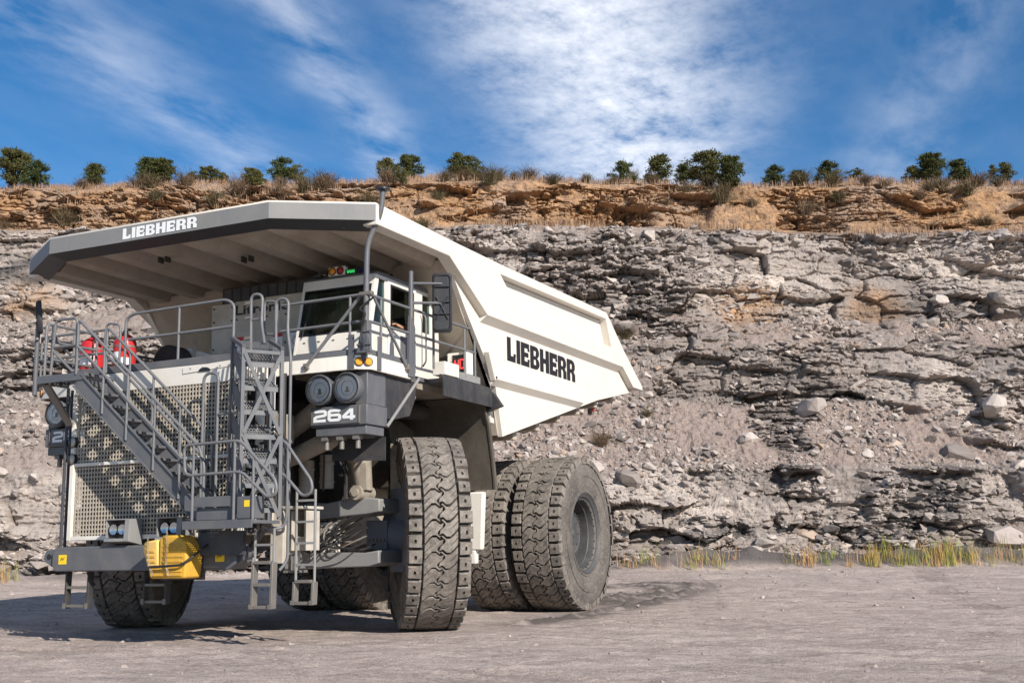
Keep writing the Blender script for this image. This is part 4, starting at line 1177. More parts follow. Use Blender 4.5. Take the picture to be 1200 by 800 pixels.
for sd in (1, -1):
    xo, xi = sd*3.97, sd*3.70
    # recessed side skin below and behind the frame
    b = MB()
    b.prism([(0.05, 6.84), (0.78, 6.02), (2.06, 4.74), (2.37, 3.69), (8.0, 5.06), (10.55, 5.55), (9.5, 6.09), (2.6, 6.09), (0.9, 6.5)], 'x', sd*3.69, sd*3.795)
    b.build('side_skin', BODYW, body)
    # outer frame of the side, bent plate with sloped undersides
    def frame(poly, nm='side_frame', lean=None):
        b_ = MB(); b_.prism(poly, 'x', xi, xo); return b_.build(nm, BODYW, body)
    outer = [(-2.86, 6.83), (-0.22, 6.88), (1.38, 6.03), (9.54, 6.10), (10.35, 5.66), (11.12, 5.66), (11.14, 5.76), (9.72, 6.54), (8.42, 7.36), (2.03, 7.22), (-2.86, TOPZ-0.002)]
    hole = [(2.05, 7.00), (8.36, 7.18), (8.74, 6.50), (2.88, 6.42)]
    pts2 = outer+hole; n2 = len(pts2)
    cells = [(0, 1, 11, 9, 10), (1, 2, 14, 11), (2, 3, 13, 14), (3, 4, 5, 6, 7, 13), (7, 8, 12, 13), (8, 9, 11, 12)]
    b = MB()
    b.add([(xo, y_, z_) for y_, z_ in pts2]+[(xi, y_, z_) for y_, z_ in pts2],
          [tuple(c_) for c_ in cells]+[tuple(i_+n2 for i_ in reversed(c_)) for c_ in cells]
          +[(i_, (i_+1) % 11, n2+(i_+1) % 11, n2+i_) for i_ in range(11)]+[(11+i_, 11+(i_+1) % 4, n2+11+(i_+1) % 4, n2+11+i_) for i_ in range(4)])
    b.build('side_frame', BODYW, body, 0.012)
    b = MB(); b.prism([(2.1, 6.98), (8.36, 7.16), (8.72, 6.52), (2.9, 6.43)], 'x', xi, sd*3.78); b.build('recess_panel', BODYW, body)
    # sloped underside of the side rail
    b = MB()
    def wedge(p, q, h):
        y0, z0 = p; y1, z1 = q
        v = [(xo-sd*0.004, y0, z0-0.003), (xo-sd*0.004, y1, z1-0.003), (sd*3.795, y1, z1-h), (sd*3.795, y0, z0-h), (sd*3.795, y0, z0-0.003), (sd*3.795, y1, z1-0.003)]
        b.add(v, [(0,1,2,3), (0,4,5,1), (3,2,5,4), (0,3,4), (1,5,2)])
    wedge((1.38, 6.03), (9.54, 6.10), 0.13)
    b.build('rail_soffit', BODYW, body)
    # front edge post, lower rib and its gusset
    b = MB(); b.prism([(1.52, 5.32), (1.62, 5.34), (1.92, 4.82), (1.80, 4.76)], 'x', sd*3.797, sd*3.93); b.build('edge_post', BODYW, body, 0.015)
    b = MB()
    v = []
    for y, z in ((1.82, 4.74), (6.70, 4.78)):
        v += [(sd*3.797, y, z+0.17), (sd*3.93, y, z+0.12), (sd*3.93, y, z+0.06), (sd*3.797, y, z-0.06)]
    b.add(v, [(0,1,5,4), (1,2,6,5), (2,3,7,6), (3,0,4,7), (3,2,1,0), (4,5,6,7)])
    b.build('lower_rib', BODYW, body)
    b = MB(); b.prism([(1.90, 4.60), (2.02, 4.60), (2.22, 3.95), (2.06, 3.95)], 'x', sd*3.55, sd*3.69); b.build('front_gusset', BODYW, body, 0.01)
    # small brackets around the lettering
    for y in (2.50, 6.72):
        b = MB(); b.bar((sd*3.80, y, 5.30), (sd*3.80, y, 5.72), 0.03, 0.03, (0, 1, 0)); b.build('sign_edge', BODYW, body)
    b = MB()
    for k in range(6):
        y = 3.4+k*1.25; z = 3.69+(y-2.37)*0.243
        b.box(min(sd*0.8, sd*3.6), max(sd*0.8, sd*3.6), y-0.1, y+0.1, z-0.22, z-0.005)
    b.build('floor_bearer', INNER, body)
    b = MB(); b.box(min(sd*3.3, sd*3.42), max(sd*3.3, sd*3.42), 8.6, 8.75, 4.80, 5.12); q_ = b.build('rear_lamp_bracket', STEEL, body)
    b = MB(); b.cyl((sd*3.421, 8.67, 4.93), (sd*3.45, 8.67, 4.93), 0.06, 12); b.build('rear_lamp', REDL, q_)
b = MB(); b.prism([(10.9, 5.75), (11.0, 5.75), (9.75, 6.5), (9.65, 6.5)], 'x', -3.69, 3.69)

# ------------------------------------------------------------------ lettering from thick strokes
GLYPH = {  # strokes on a 0..w by 0..1 cell: rectangles (x0, x1, y0, y1) and bowls (cx, cy, rx, ry, inner factor)
 'L': (0.62, [(0, .27, 0, 1), (.27, .60, 0, .24), (.45, .62, .24, .36)], []),
 'I': (0.27, [(0, .27, 0, 1)], []),
 'E': (0.64, [(0, .27, 0, 1), (.27, .62, 0, .22), (.27, .56, .40, .60), (.27, .62, .78, 1), (.49, .64, .22, .33), (.49, .64, .67, .78)], []),
 'B': (0.70, [(0, .27, 0, 1), (.27, .42, 0, .19), (.27, .42, .42, .58), (.27, .42, .81, 1)], [(.42, .26, .28, .26), (.42, .74, .26, .26)]),
 'H': (0.72, [(0, .27, 0, 1), (.45, .72, 0, 1), (.27, .45, .40, .61)], []),
 'R': (0.72, [(0, .27, 0, 1), (.27, .42, .40, .56), (.27, .42, .81, 1), (.44, .71, 0, .36), (.40, .64, .34, .44)], [(.42, .70, .28, .30)]),
}
def lettering(word, gap=0.075):
    """flat polygons of the word: list of polygons, total width"""
    x = 0; polys = []
    for ch in word:
        w, rects, bowls = GLYPH[ch]
        for (a, b_, c, d) in rects: polys.append([(x+a, c), (x+b_, c), (x+b_, d), (x+a, d)])
        for (cx_, cy_, rx, ry) in bowls:
            n = 10; irx, iry = rx-0.26, ry-0.185
            for k in range(n):
                a0, a1 = -math.pi/2+math.pi*k/n, -math.pi/2+math.pi*(k+1)/n
                polys.append([(x+cx_+max(irx, 0.02)*math.cos(a0), cy_+max(iry, 0.02)*math.sin(a0)), (x+cx_+rx*math.cos(a0), cy_+ry*math.sin(a0)),
                              (x+cx_+rx*math.cos(a1), cy_+ry*math.sin(a1)), (x+cx_+max(irx, 0.02)*math.cos(a1), cy_+max(iry, 0.02)*math.sin(a1))])
        x += w+gap
    return polys, x-gap
def put_word(name, word, org, ux, uz, nrm, width, height, mat, parent, gap=0.075):
    polys, w = lettering(word, gap); b = MB()
    O, U, Wv, Nn = Vector(org), Vector(ux), Vector(uz), Vector(nrm)
    for p in polys:
        v = [O+U*(q_[0]/w*width)+Wv*(q_[1]*height)+Nn*(0.004+0.00012*len(b.f)) for q_ in p]
        b.add(v, [tuple(range(len(p)))])
    return b.build(name, mat, parent)
put_word('lettering', 'LIEBHERR', (-0.70, -3.80, 6.945), (1, 0, 0), (0, 0, 1), (0, -1, 0), 1.66, 0.195, WHITEL, body)
put_word('lettering', 'LIEBHERR', (3.795, 2.66, 5.31), (0, 1, 0.004), (0, 0, 1), (1, 0, 0), 3.86, 0.51, BLACKL, body, 0.05)
put_word('lettering', 'LIEBHERR', (-3.795, 6.26, 5.32), (0, -1, 0), (0, 0, 1), (-1, 0, 0), 3.88, 0.50, BLACKL, body)
def strokes(name, org, ux, uz, nrm, lines, width, mat, parent, lift=0.005):
    b = MB(); O, U, Wv, Nn = Vector(org), Vector(ux), Vector(uz), Vector(nrm)
    for ln in lines:
        pts = [Vector((x, y)) for x, y in ln]; n = len(pts); L_, R_ = [], []
        for i in range(n):
            d1 = (pts[i]-pts[i-1]).normalized() if i else (pts[1]-pts[0]).normalized()
            d2 = (pts[i+1]-pts[i]).normalized() if i < n-1 else d1
            n1, n2 = Vector((-d1.y, d1.x)), Vector((-d2.y, d2.x))
            mm = (n1+n2); mm.normalize(); k = width/2/max(0.5, mm.dot(n1))
            L_.append(pts[i]+mm*k); R_.append(pts[i]-mm*k)
        for i in range(n-1):
            q4 = (L_[i], R_[i], R_[i+1], L_[i+1])
            b.add([O+U*q_.x+Wv*q_.y+Nn*(lift+0.0004*len(b.f)) for q_ in q4], [(0, 1, 2, 3)])
    return b.build(name, mat, parent)
DIG = {'2': [[(0, .82), (.08, .92), (.72, .92), (.82, .82), (.82, .60), (.74, .53), (.14, .45), (0, .34), (0, .08), (.86, .08)]],
       '6': [[(.80, .80), (.72, .92), (.10, .92), (0, .82), (0, .18), (.10, .08), (.72, .08), (.82, .18), (.82, .42), (.72, .52), (.02, .52)]],
       '4': [[(.62, 0), (.62, 1.0)], [(.56, .92), (.02, .36), (.02, .24)], [(-.06, .26), (.90, .26)]]}
LAMPG = plain('lamp_bowl', (0.80, 0.82, 0.85), 0.3, 0.0, var=0.05)
# ------------------------------------------------------------------ deck
b = MB()
b.box(-3.68, 3.68, -2.72, -1.25, 4.58, 4.66); b.box(-3.2, 3.2, -1.249, 2.0, 4.58, 4.66); b.box(3.201, 3.68, 0.3, 2.0, 4.58, 4.66); b.box(-3.68, -3.201, 0.3, 2.0, 4.58, 4.66); b.box(-1.82, 1.82, -3.50, -2.722, 4.58, 4.66)
deck = b.build('deck', GREY, truck)
b = MB(); b.box(-1.88, 1.88, -3.56, -3.50, 4.265, 4.60); b.box(-1.88, -1.82, -3.499, -2.78, 4.265, 4.60); b.box(1.82, 1.88, -3.499, -2.78, 4.265, 4.60)
b.build('deck_fascia', WHITE, deck, 0.012)
b = MB(); b.box(-1.875, 1.875, -3.555, -3.49, 4.603, 4.735); b.box(-1.875, -1.81, -3.487, -2.78, 4.603, 4.735); b.box(1.81, 1.875, -3.487, -2.78, 4.603, 4.735)
b.build('deck_rim', GREY, deck, 0.008)
for sd in (1, -1):
    b = MB()
    b.prism([(sd*1.885, -2.72), (sd*1.885, -2.78), (sd*3.50, -2.78), (sd*3.73, -2.62), (sd*3.73, -1.30), (sd*3.68, -1.30), (sd*3.68, -2.60), (sd*3.48, -2.72)], 'z', 4.41, 4.655)
    b.build('wing_fascia', WHITE, deck, 0.01)
    b = MB(); b.prism([(sd*1.885, -2.70), (sd*1.885, -2.765), (sd*3.50, -2.765), (sd*3.715, -2.61), (sd*3.715, -1.32), (sd*3.66, -1.32), (sd*3.66, -2.58), (sd*3.48, -2.70)], 'z', 4.658, 4.755)
    b.build('wing_rim', GREY, deck, 0.006)
    b = MB(); b.box(min(sd*3.69, sd*3.735), max(sd*3.69, sd*3.735), 0.62, 1.50, 4.66, 4.80); b.build('walkway_edge', LIGHTGREY, deck, 0.005)
    for (x, y, nx, ny) in ((3.56, -2.74, 0.55, -0.84), (3.69, -2.65, 0.75, -0.66)):
        b = MB(); q_ = Vector((sd*nx, ny, 0)).normalized(); c0 = Vector((sd*x, y, 4.535))
        b.lathe([(0.001, 0.03), (0.05, 0.028), (0.062, 0.016), (0.066, -0.03)], c0, q_, 18); b.build('marker_lamp', AMBER, deck)
        b = MB(); b.lathe([(0.066, -0.03), (0.067, 0.012), (0.078, 0.012), (0.08, -0.03)], c0, q_, 18); b.build('lamp_bezel', BLACKP, deck)
    # dark underside with ducts
    b = MB(); b.box(min(sd*1.9, sd*3.15), max(sd*1.9, sd*3.15), -2.2, 1.9, 4.44, 4.575); b.build('deck_underframe', BEIGE, deck)
    for k in range(7):
        b = MB(); y = -1.2+k*0.13; b.tube([(sd*(3.4-0.05*k), y, 4.43), (sd*3.3, y+0.1, 4.2+0.03*(k % 3)), (sd*2.6, y+0.15, 4.22), (sd*2.2, y+0.2, 4.4)], 0.03, 6, fil=0.1); b.build('deck_hose', GRIME if k % 2 else BEIGE, deck)
    # mud flaps along the walkway
    b = MB()
    pr = [(sd*3.72, 4.66), (sd*3.77, 4.63), (sd*3.80, 4.52), (sd*3.805, 4.24), (sd*3.78, 4.24), (sd*3.775, 4.51), (sd*3.75, 4.60), (sd*3.70, 4.63)]
    b.prism(pr, 'y', -0.18, 1.90); b.build('rubber_flap', RUBBERF, deck)
    b = MB(); b.prism([(sd*3.68, 4.62), (sd*3.82, 4.52), (sd*4.0, 4.26), (sd*3.5, 4.12)], 'y', 1.905, 2.04); b.build('rubber_flap', RUBBERF, deck)
    b = MB(); b.prism([(-1.98, 4.40), (-0.92, 4.42), (-0.96, 4.10), (-1.16, 3.78), (-1.72, 3.66), (-2.04, 3.66)], 'x', sd*3.60, sd*3.63); b.build('rubber_flap', RUBBERF, deck)
    b = MB(); b.box(min(sd*3.58, sd*3.64), max(sd*3.58, sd*3.64), -1.98, -0.90, 4.405, 4.44); b.build('flap_clamp', STEEL, deck)
    b = MB(); b.tube([(sd*3.72, -0.98, 4.46), (sd*3.70, -2.06, 3.50)], 0.028, 8); b.build('flap_stay', LIGHTGREY, deck)
b = MB(); b.prism([(0.55, 4.46), (1.80, 4.53), (1.80, 4.63), (0.55, 4.57)], 'y', -3.575, -3.565)
q_ = b.build('hatch_plate', WHITE, deck, 0.004)
b = MB()
for x in (0.72, 0.98, 1.35, 1.62): b.cyl((x, -3.575, 4.54), (x, -3.582, 4.54), 0.013, 6)
b.build('bolt_row', STEEL, q_)
b = MB(); b.prism([(1.02+0.13*math.cos(a), 4.472+0.07*math.sin(a)) for a in [math.pi*k/8 for k in range(9)]], 'y', -3.5795, -3.5755); b.build('hand_hole', BLACKP, q_)

# ------------------------------------------------------------------ radiator grille
b = MB()
b.box(-1.87, -1.78, -3.62, -3.50, 1.70, 4.262); b.box(1.78, 1.87, -3.62, -3.50, 1.70, 4.262)
b.box(-1.779, 1.779, -3.615, -3.51, 1.70, 1.775); b.box(-1.779, 1.779, -3.61, -3.52, 2.985, 3.045)
grille = b.build('radiator_grille', WHITE, truck, 0.008)
MESHM = paint('grille_mesh_paint', (0.40, 0.355, 0.295), 0.55, (0.30, 0.25, 0.19), 0.5, 3.0)
for (z0, z1) in ((1.778, 2.982), (3.048, 4.26)):
    b = MB()
    nx = 52; px = 3.55/nx; nz = int(round((z1-z0)/0.074)); pz = (z1-z0)/nz
    for k in range(nx): x = -1.775+(k+0.5)*px; b.box(x-0.0115, x+0.0115, -3.575, -3.565, z0, z1)
    for k in range(nz): z = z0+(k+0.5)*pz; b.box(-1.775, 1.775, -3.5645, -3.555, z-0.014, z+0.014)
    o = b.build('grille_mesh', MESHM, grille); tag(o, kind='stuff')
b = MB(); b.box(-1.77, 1.77, -3.40, -3.30, 1.78, 4.25); b.build('radiator_core', GRIME, grille)
b = MB(); b.box(-1.86, 1.86, -3.29, -3.16, 1.75, 4.24); b.build('radiator_shroud', DARKGREY, grille)
for z in (3.42, 3.12):
    b = MB(); b.lathe([(0.10, 0.0), (0.11, 0.03), (0.11, 0.14), (0.07, 0.18)], (-1.84, -3.64, z), (0, 1, 0), 18); q_ = b.build('side_lamp', BLACKP, grille)
    b = MB(); b.lathe([(0.001, -0.01), (0.07, 0.0), (0.095, 0.02)], (-1.84, -3.65, z), (0, 1, 0), 18); b.build('lens', LENS, q_)
for x in (-0.42, 0.68):
    b = MB()
    b.prism([(-3.96, 1.66), (-3.63, 1.60), (-3.63, 2.04), (-3.93, 2.03)], 'x', x+0.16, x+0.27); b.box(x-0.27, x+0.16, -3.64, -3.63, 1.60, 2.04)
    b.prism([(-3.96, 1.66), (-3.63, 1.60), (-3.63, 1.63), (-3.95, 1.71)], 'x', x-0.27, x+0.159); b.box(x-0.27, x+0.159, -3.93, -3.64, 2.015, 2.035)
    b.box(x-0.27, x-0.25, -3.92, -3.64, 1.72, 2.014)
    h_ = b.build('work_lamp_housing', LIGHTGREY, truck, 0.006)
    for dx in (-0.13, 0.06):
        b = MB(); b.lathe([(0.095, -0.02), (0.10, 0.0), (0.09, 0.03), (0.075, 0.18)], (x+dx, -3.88, 1.86), (0, 1, 0), 18); l_ = b.build('work_lamp', BLACKP, h_)
        b = MB(); b.lathe([(0.001, 0.012), (0.05, 0.01), (0.088, 0.0)], (x+dx, -3.885, 1.86), (0, 1, 0), 18); b.build('lens', CHROME, l_)
for x_, y_ in ((-1.99, -3.62), (-2.12, -3.40)):
    b = MB(); b.tube([(x_, y_, 1.55), (x_, y_, 4.40)], 0.028, 8); b.build('conduit', DARKGREY, truck)
# coolant and filter columns right of the grille, behind the ladder tower
for k, (x, y, r, mt) in enumerate(((1.98, -3.30, 0.075, WHITE), (2.17, -3.22, 0.05, WHITE), (2.05, -3.1, 0.05, HOSE), (2.28, -3.05, 0.045, HOSE))):
    b = MB(); b.cyl((x, y, 1.9), (x, y, 4.40), r, 14); b.build('coolant_pipe', mt, truck)
rh = random.Random(18)
for k in range(16):
    x = rh.uniform(1.9, 2.5); z = rh.uniform(2.0, 3.6)
    b = MB(); b.tube([(1.88, -3.3, z+rh.uniform(-0.2, 0.2)), (x, -3.42+rh.uniform(-0.05, 0.05), z), (x+rh.uniform(-0.1, 0.2), -3.25, z-rh.uniform(0.1, 0.5))], rh.uniform(0.015, 0.03), 6, fil=0.12); b.build('hose', HOSE, truck)
for z in (3.35, 2.85, 2.62):
    b = MB(); b.lathe([(0.001, -0.015), (0.05, -0.01), (0.065, 0.02), (0.065, 0.09)], (1.93, -3.50, z), (0, 1, 0), 14); b.build('gauge', CHROME, truck)

# ------------------------------------------------------------------ bumper
b = MB()
b.prism([(-1.86, 1.175), (1.86, 1.175), (2.0, 1.28), (2.0, 1.50), (1.86, 1.59), (-1.86, 1.59), (-1.93, 1.50), (-1.93, 1.28)], 'y', -3.86, -3.42)
bumper = b.build('bumper', GREY, truck, 0.02)
for sd in (-1, 1):
    b = MB(); n = 12
    out = [(sd*1.90, 1.26), (sd*2.0, 1.26)]+[(sd*(2.06+0.12*math.sin(math.pi*k/8)), 1.43-0.12*math.cos(math.pi*k/8)) for k in range(9)]+[(sd*1.90, 1.56)]
    cx_, cz_ = sd*2.06, 1.43
    ring = [(cx_+0.05*math.cos(2*math.pi*k/12), cz_+0.05*math.sin(2*math.pi*k/12)) for k in range(12)]
    for y0, y1 in ((-3.80, -3.68),):
        b.prism(out, 'y', y0, y1)
    e_ = b.build('tow_eye', GREY, bumper, 0.008)
    b = MB(); b.prism(ring, 'y', -3.806, -3.80); b.build('eye_bore', BLACKP, e_)
    b = MB(); b.box(sd*1.68-0.09, sd*1.68+0.09, -3.866, -3.862, 1.30, 1.46); s_ = b.build('warning_sticker', YSTICK, bumper)
    strokes('sticker_print', (sd*1.68-0.06, -3.868, 1.34), (1, 0, 0), (0, 0, 1), (0, -1, 0), [[(0.01, 0.02), (0.05, 0.07), (0.07, 0.03), (0.11, 0.08)]], 0.010, BLACKL, s_)
def hung_step(x0, x1, y, z0, z1, mat, n=2, lean=0.0):
    o = empty('hung_step', (0, 0, 0), truck)
    for x in (x0, x1):
        st = MB(); st.prism([(y-0.02, z1), (y+0.10, z1), (y+0.08+lean, z0), (y-0.04+lean, z0)], 'x', x-0.02, x+0.02)
        st.build('strap', mat, o, 0.006)
    for k in range(n):
        z = z0+0.02+k*(z1-z0)/n
        r_ = MB(); r_.box(x0+0.021, x1-0.021, y-0.03+lean, y+0.09+lean, z, z+0.045); r_.build('rung', STEEL, o, 0.005)
    for x in (x0, x1):
        r_ = MB(); r_.box(x-0.03, x+0.03, y-0.055+lean, y-0.042+lean, z0, z0+0.09); r_.build('toe_cap', STEEL, o)
    return o
hung_step(-1.76, -1.26, -3.66, 0.55, 1.17, RUBBERF)
hung_step(-0.06, 0.40, -3.62, 0.62, 1.17, RUBBERF)

# ------------------------------------------------------------------ front stairs, landing, platform
RR = 0.026
def rail(pts, parent, name='handrail', r=RR, fil=0.12, mat=None, closed=False):
    b = MB(); b.tube(pts, r, 10, fil=fil, closed=closed); return b.build(name, mat or GREYR, parent)
GREYR = paint('rail_grey', (0.135, 0.139, 0.15), 0.40, (0.30, 0.27, 0.24), 0.25, 4.0)
stair = empty('front_stairs', (0, 0, 0), truck)
A, B = (-1.12, 4.40), (1.60, 2.02)
def sx(t): return A[0]+(B[0]-A[0])*t
def sz(t): return A[1]+(B[1]-A[1])*t
dn = Vector((-(B[1]-A[1]), (B[0]-A[0]))).normalized()
for y in (-4.28, -3.70):
    b = MB(); w = 0.125
    b.prism([(A[0]-dn.x*w, A[1]-dn.y*w), (B[0]-dn.x*w, B[1]-dn.y*w), (B[0]+dn.x*w, B[1]+dn.y*w), (A[0]+dn.x*w, A[1]+dn.y*w)], 'y', y, y+0.03)
    st_ = b.build('stringer', GREY, stair, 0.004)
    b = MB()
    for e in (-1, 1):
        b.prism([(A[0]+dn.x*w*e-dn.x*0.01, A[1]+dn.y*w*e-dn.y*0.01), (B[0]+dn.x*w*e-dn.x*0.01, B[1]+dn.y*w*e-dn.y*0.01), (B[0]+dn.x*w*e+dn.x*0.01, B[1]+dn.y*w*e+dn.y*0.01), (A[0]+dn.x*w*e+dn.x*0.01, A[1]+dn.y*w*e+dn.y*0.01)], 'y', y-0.03, y-0.001)
    b.build('stringer_flange', GREY, st_)
def grating(b, x0, x1, y0, y1, z, th=0.035, nb=7, nc=3):
    b.box(x0, x1, y0, y0+0.02, z-th, z); b.box(x0, x1, y1-0.02, y1, z-th, z)
    b.box(x0, x0+0.02, y0+0.021, y1-0.021, z-th, z); b.box(x1-0.02, x1, y0+0.021, y1-0.021, z-th, z)
    for k in range(1, nb): x = x0+(x1-x0)*k/nb; b.box(x-0.010, x+0.010, y0+0.021, y1-0.021, z-0.012, z-0.001)
    for k in range(1, nc): y = y0+(y1-y0)*k/nc; b.box(x0+0.021, x1-0.021, y-0.010, y+0.010, z-0.025, z-0.0125)
for k in range(1, 10):
    t = k/10; b = MB(); x, z = sx(t), sz(t)
    grating(b, x-0.13, x+0.13, -4.248, -3.705, z+0.02, 0.04, 5, 8)
    b.box(x-0.128, x+0.128, -4.249, -4.235, z-0.06, z-0.021); b.build('tread', GREY, stair)
for y, tb in ((-4.295, 0.98), (-3.685, 0.90)):
    top = [(sx(0)+0.0, y, sz(0)+1.06), (sx(tb), y, sz(tb)+1.06)]
    if y < -4: rail([(sx(0)-0.02, y, sz(0)+0.1), (sx(0)-0.02, y, sz(0)+1.06), (sx(tb), y, sz(tb)+1.06), (sx(tb)+0.12, y, sz(tb)+0.75), (sx(tb)+0.12, y, sz(tb)+0.05)], stair, fil=0.10)
    else: rail([(sx(0)+0.05, y, sz(0)+0.2), (sx(0)+0.05, y, sz(0)+1.02), (sx(tb), y, sz(tb)+1.06), (sx(tb), y, sz(tb)+0.2)], stair, fil=0.10)
    rail([(sx(0), y, sz(0)+0.58), (sx(tb), y, sz(tb)+0.58)], stair, 'mid_rail', fil=0)
    for t in (0.22, 0.42, 0.64, 0.84):
        rail([(sx(t), y, sz(t)-0.10), (sx(t), y, sz(t)+1.06)], stair, 'rail_post', 0.022, fil=0)
b = MB(); grating(b, -2.02, -0.96, -4.28, -3.58, 4.52, 0.05, 16, 10); b.box(-2.03, -0.95, -4.30, -4.281, 4.40, 4.53); b.box(-2.04, -2.02, -4.28, -3.58, 4.40, 4.53)
land = b.build('upper_landing', GREY, stair)
b = MB(); b.bar((-1.98, -4.15, 4.40), (-1.86, -3.66, 3.72), 0.05, 0.16, (1, 0, 0)); b.build('landing_bracket', STEEL, land, 0.006)
b = MB(); b.prism([(-4.2, 4.40), (-3.62, 4.40), (-3.62, 4.20)], 'x', -1.05, -1.0); b.build('landing_gusset', GREY, land)
rail([(-1.76, -4.27, 4.52), (-1.70, -4.27, 5.50), (-1.20, -4.27, 5.50), (-1.16, -4.27, 4.50)], stair, 'landing_rail', fil=0.10)
rail([(-1.75, -4.27, 5.02), (-1.18, -4.27, 5.02)], stair, 'landing_rail', fil=0)
rail([(-1.72, -4.27, 4.95), (-1.24, -4.27, 4.55)], stair, 'landing_brace', 0.022, fil=0)
rail([(-1.98, -4.2, 4.52), (-1.98, -4.2, 5.48), (-1.98, -3.0, 5.48), (-1.98, -3.0, 4.66)], stair, 'landing_rail', fil=0.10)
for z in (5.18, 4.86): rail([(-1.98, -4.2, z), (-1.98, -3.0, z)], stair, 'landing_rail', fil=0)
rail([(-2.30, -3.75, 4.60), (-2.30, -3.75, 5.55)], stair, 'landing_post', 0.026, fil=0, mat=DARKGREY)
rail([(-1.98, -3.62, 5.0), (-2.32, -3.74, 5.4)], stair, 'landing_brace', 0.022, fil=0, mat=DARKGREY)
# deck edge gate by the tanks
rail([(-0.98, -3.46, 4.72), (-0.98, -3.46, 5.50), (-1.32, -3.46, 5.55), (-1.36, -3.46, 4.9), (-1.05, -3.46, 4.84)], deck, 'gate', 0.022, fil=0.12)
# lower platform
plat = empty('boarding_platform', (0, 0, 0), truck)
b = MB(); b.box(1.52, 2.84, -4.60, -4.57, 1.80, 1.93); grating(b, 1.52, 2.84, -4.569, -3.88, 1.92, 0.05, 22, 12); b.box(1.52, 1.55, -4.569, -3.88, 1.80, 1.869); b.build('platform_floor', GREY, plat)
b = MB(); b.box(1.62, 2.42, -4.50, -4.46, 2.14, 2.30); b.box(1.66, 2.38, -4.44, -4.40, 1.94, 2.13); b.build('kick_plate', GREY, plat, 0.006)
b = MB(); b.box(2.50, 2.82, -4.52, -4.25, 1.94, 2.28); q_ = b.build('switch_box', GREY, plat, 0.01)
b = MB(); b.box(2.64, 2.74, -4.525, -4.5215, 2.12, 2.22); b.build('warning_sticker', YSTICK, q_)
b = MB(); b.bar((1.4, -3.95, 1.80), (1.4, -3.5, 1.45), 0.08, 0.08); b.bar((2.6, -3.95, 1.80), (2.0, -3.5, 1.5), 0.08, 0.08); b.box(1.3, 2.2, -3.95, -3.87, 1.40, 1.78); b.build('platform_bracket', DARKGREY, plat)
y = -4.52
rail([(1.44, y, 3.12), (2.54, y, 3.14), (3.22, y, 2.50), (3.24, y, 2.30), (3.08, y, 2.24), (2.58, y, 2.66), (1.48, y, 2.64)], plat, 'grab_loop', fil=0.12, closed=True)
for x, z in ((1.64, 3.12), (2.44, 3.14), (2.80, 2.86)): rail([(x, y, 1.90), (x, y, z)], plat, 'rail_post', 0.024, fil=0)
y = -3.72
rail([(2.55, y, 3.18), (2.78, y, 3.20), (3.32, y, 2.52), (3.33, y, 2.34), (3.16, y, 2.28), (2.78, y, 2.66), (2.60, y, 2.68)], plat, 'grab_loop', fil=0.12)
rail([(2.86, y, 3.10), (2.86, y, 2.0), (2.80, y, 1.80), (2.66, y-0.2, 1.80)], plat, 'grab_rail', fil=0.15)
rail([(1.30, -3.92, 1.95), (1.30, -3.92, 4.36), (1.60, -3.92, 4.36), (1.60, -3.92, 1.95)], plat, 'grab_loop', fil=0.14)
rail([(1.60, -3.92, 3.66), (2.04, -4.02, 3.66)], plat, 'mid_rail', 0.022, fil=0)
rail([(1.62, -3.92, 2.70), (2.30, -4.0, 2.70)], plat, 'mid_rail', 0.022, fil=0)
# ladder tower up to the deck
TC = Vector((2.38, -3.80, 0)); TA = math.radians(55)
tower = empty('ladder_tower', Vector((2.34, -3.88, 0))-Matrix.Rotation(TA, 3, 'Z') @ TC, truck); tower.rotation_euler = (0, 0, TA)
X0, X1, Y0, Y1 = 2.06, 2.70, -4.08, -3.52
b = MB()
for x in (X0, X1):
    b.box(x-0.03, x+0.03, Y0-0.03, Y0+0.03, 1.94, 4.64); b.box(x-0.03, x+0.03, Y1-0.03, Y1+0.03, 1.94, 4.86)
    b.bar((x, Y0-0.03, 4.66), (x, Y1+0.05, 4.90), 0.062, 0.06)
b.box(X0+0.031, X1-0.031, Y0-0.025, Y0+0.025, 4.56, 4.62)
b.build('tower_frame', GREY, tower, 0.004)
for x in (X0,):
    b = MB()
    for k in range(5):   # zigzag web plates of the side
        z = 2.02+k*0.54
        b.prism([(Y0+0.03, z), (Y0+0.15, z), (Y1-0.03, z+0.34), (Y1-0.03, z+0.54), (Y1-0.12, z+0.54), (Y0+0.03, z+0.20)], 'x', x-0.006, x+0.006)
    b.build('side_web', GREY, tower)
for z0, z1 in ((1.98, 3.24), (3.28, 4.55)):
    b = MB(); b.bar((X0+0.02, Y0-0.034, z0), (X1-0.02, Y0-0.034, z1), 0.012, 0.06, (0, 0, 1)); b.build('cross_brace', GREY, tower)
    b = MB(); b.bar((X1-0.02, Y0-0.048, z0), (X0+0.02, Y0-0.048, z1), 0.012, 0.06, (0, 0, 1)); b.build('cross_brace', GREY, tower)
for k in range(7):
    z = 2.18+k*0.385; b = MB()
    ya, yb_, za, zb_ = Y0+0.08, Y1-0.06, z-0.09, z+0.13
    n_ = 13
    for i_ in range(n_):
        x_ = X0+0.04+(X1-X0-0.08)*i_/(n_-1); b.bar((x_, ya, za), (x_, yb_, zb_), 0.020, 0.012)
    for i_ in range(6):
        f_ = i_/5; yy, zz_ = ya+(yb_-ya)*f_, za+(zb_-za)*f_
        b.bar((X0+0.035, yy, zz_+0.011), (X1-0.035, yy, zz_+0.011), 0.026, 0.008)
    b.box(X0+0.033, X1-0.033, ya-0.025, ya-0.008, za-0.045, za+0.03)
    b.build('tread', GREYR, tower)
b = MB()
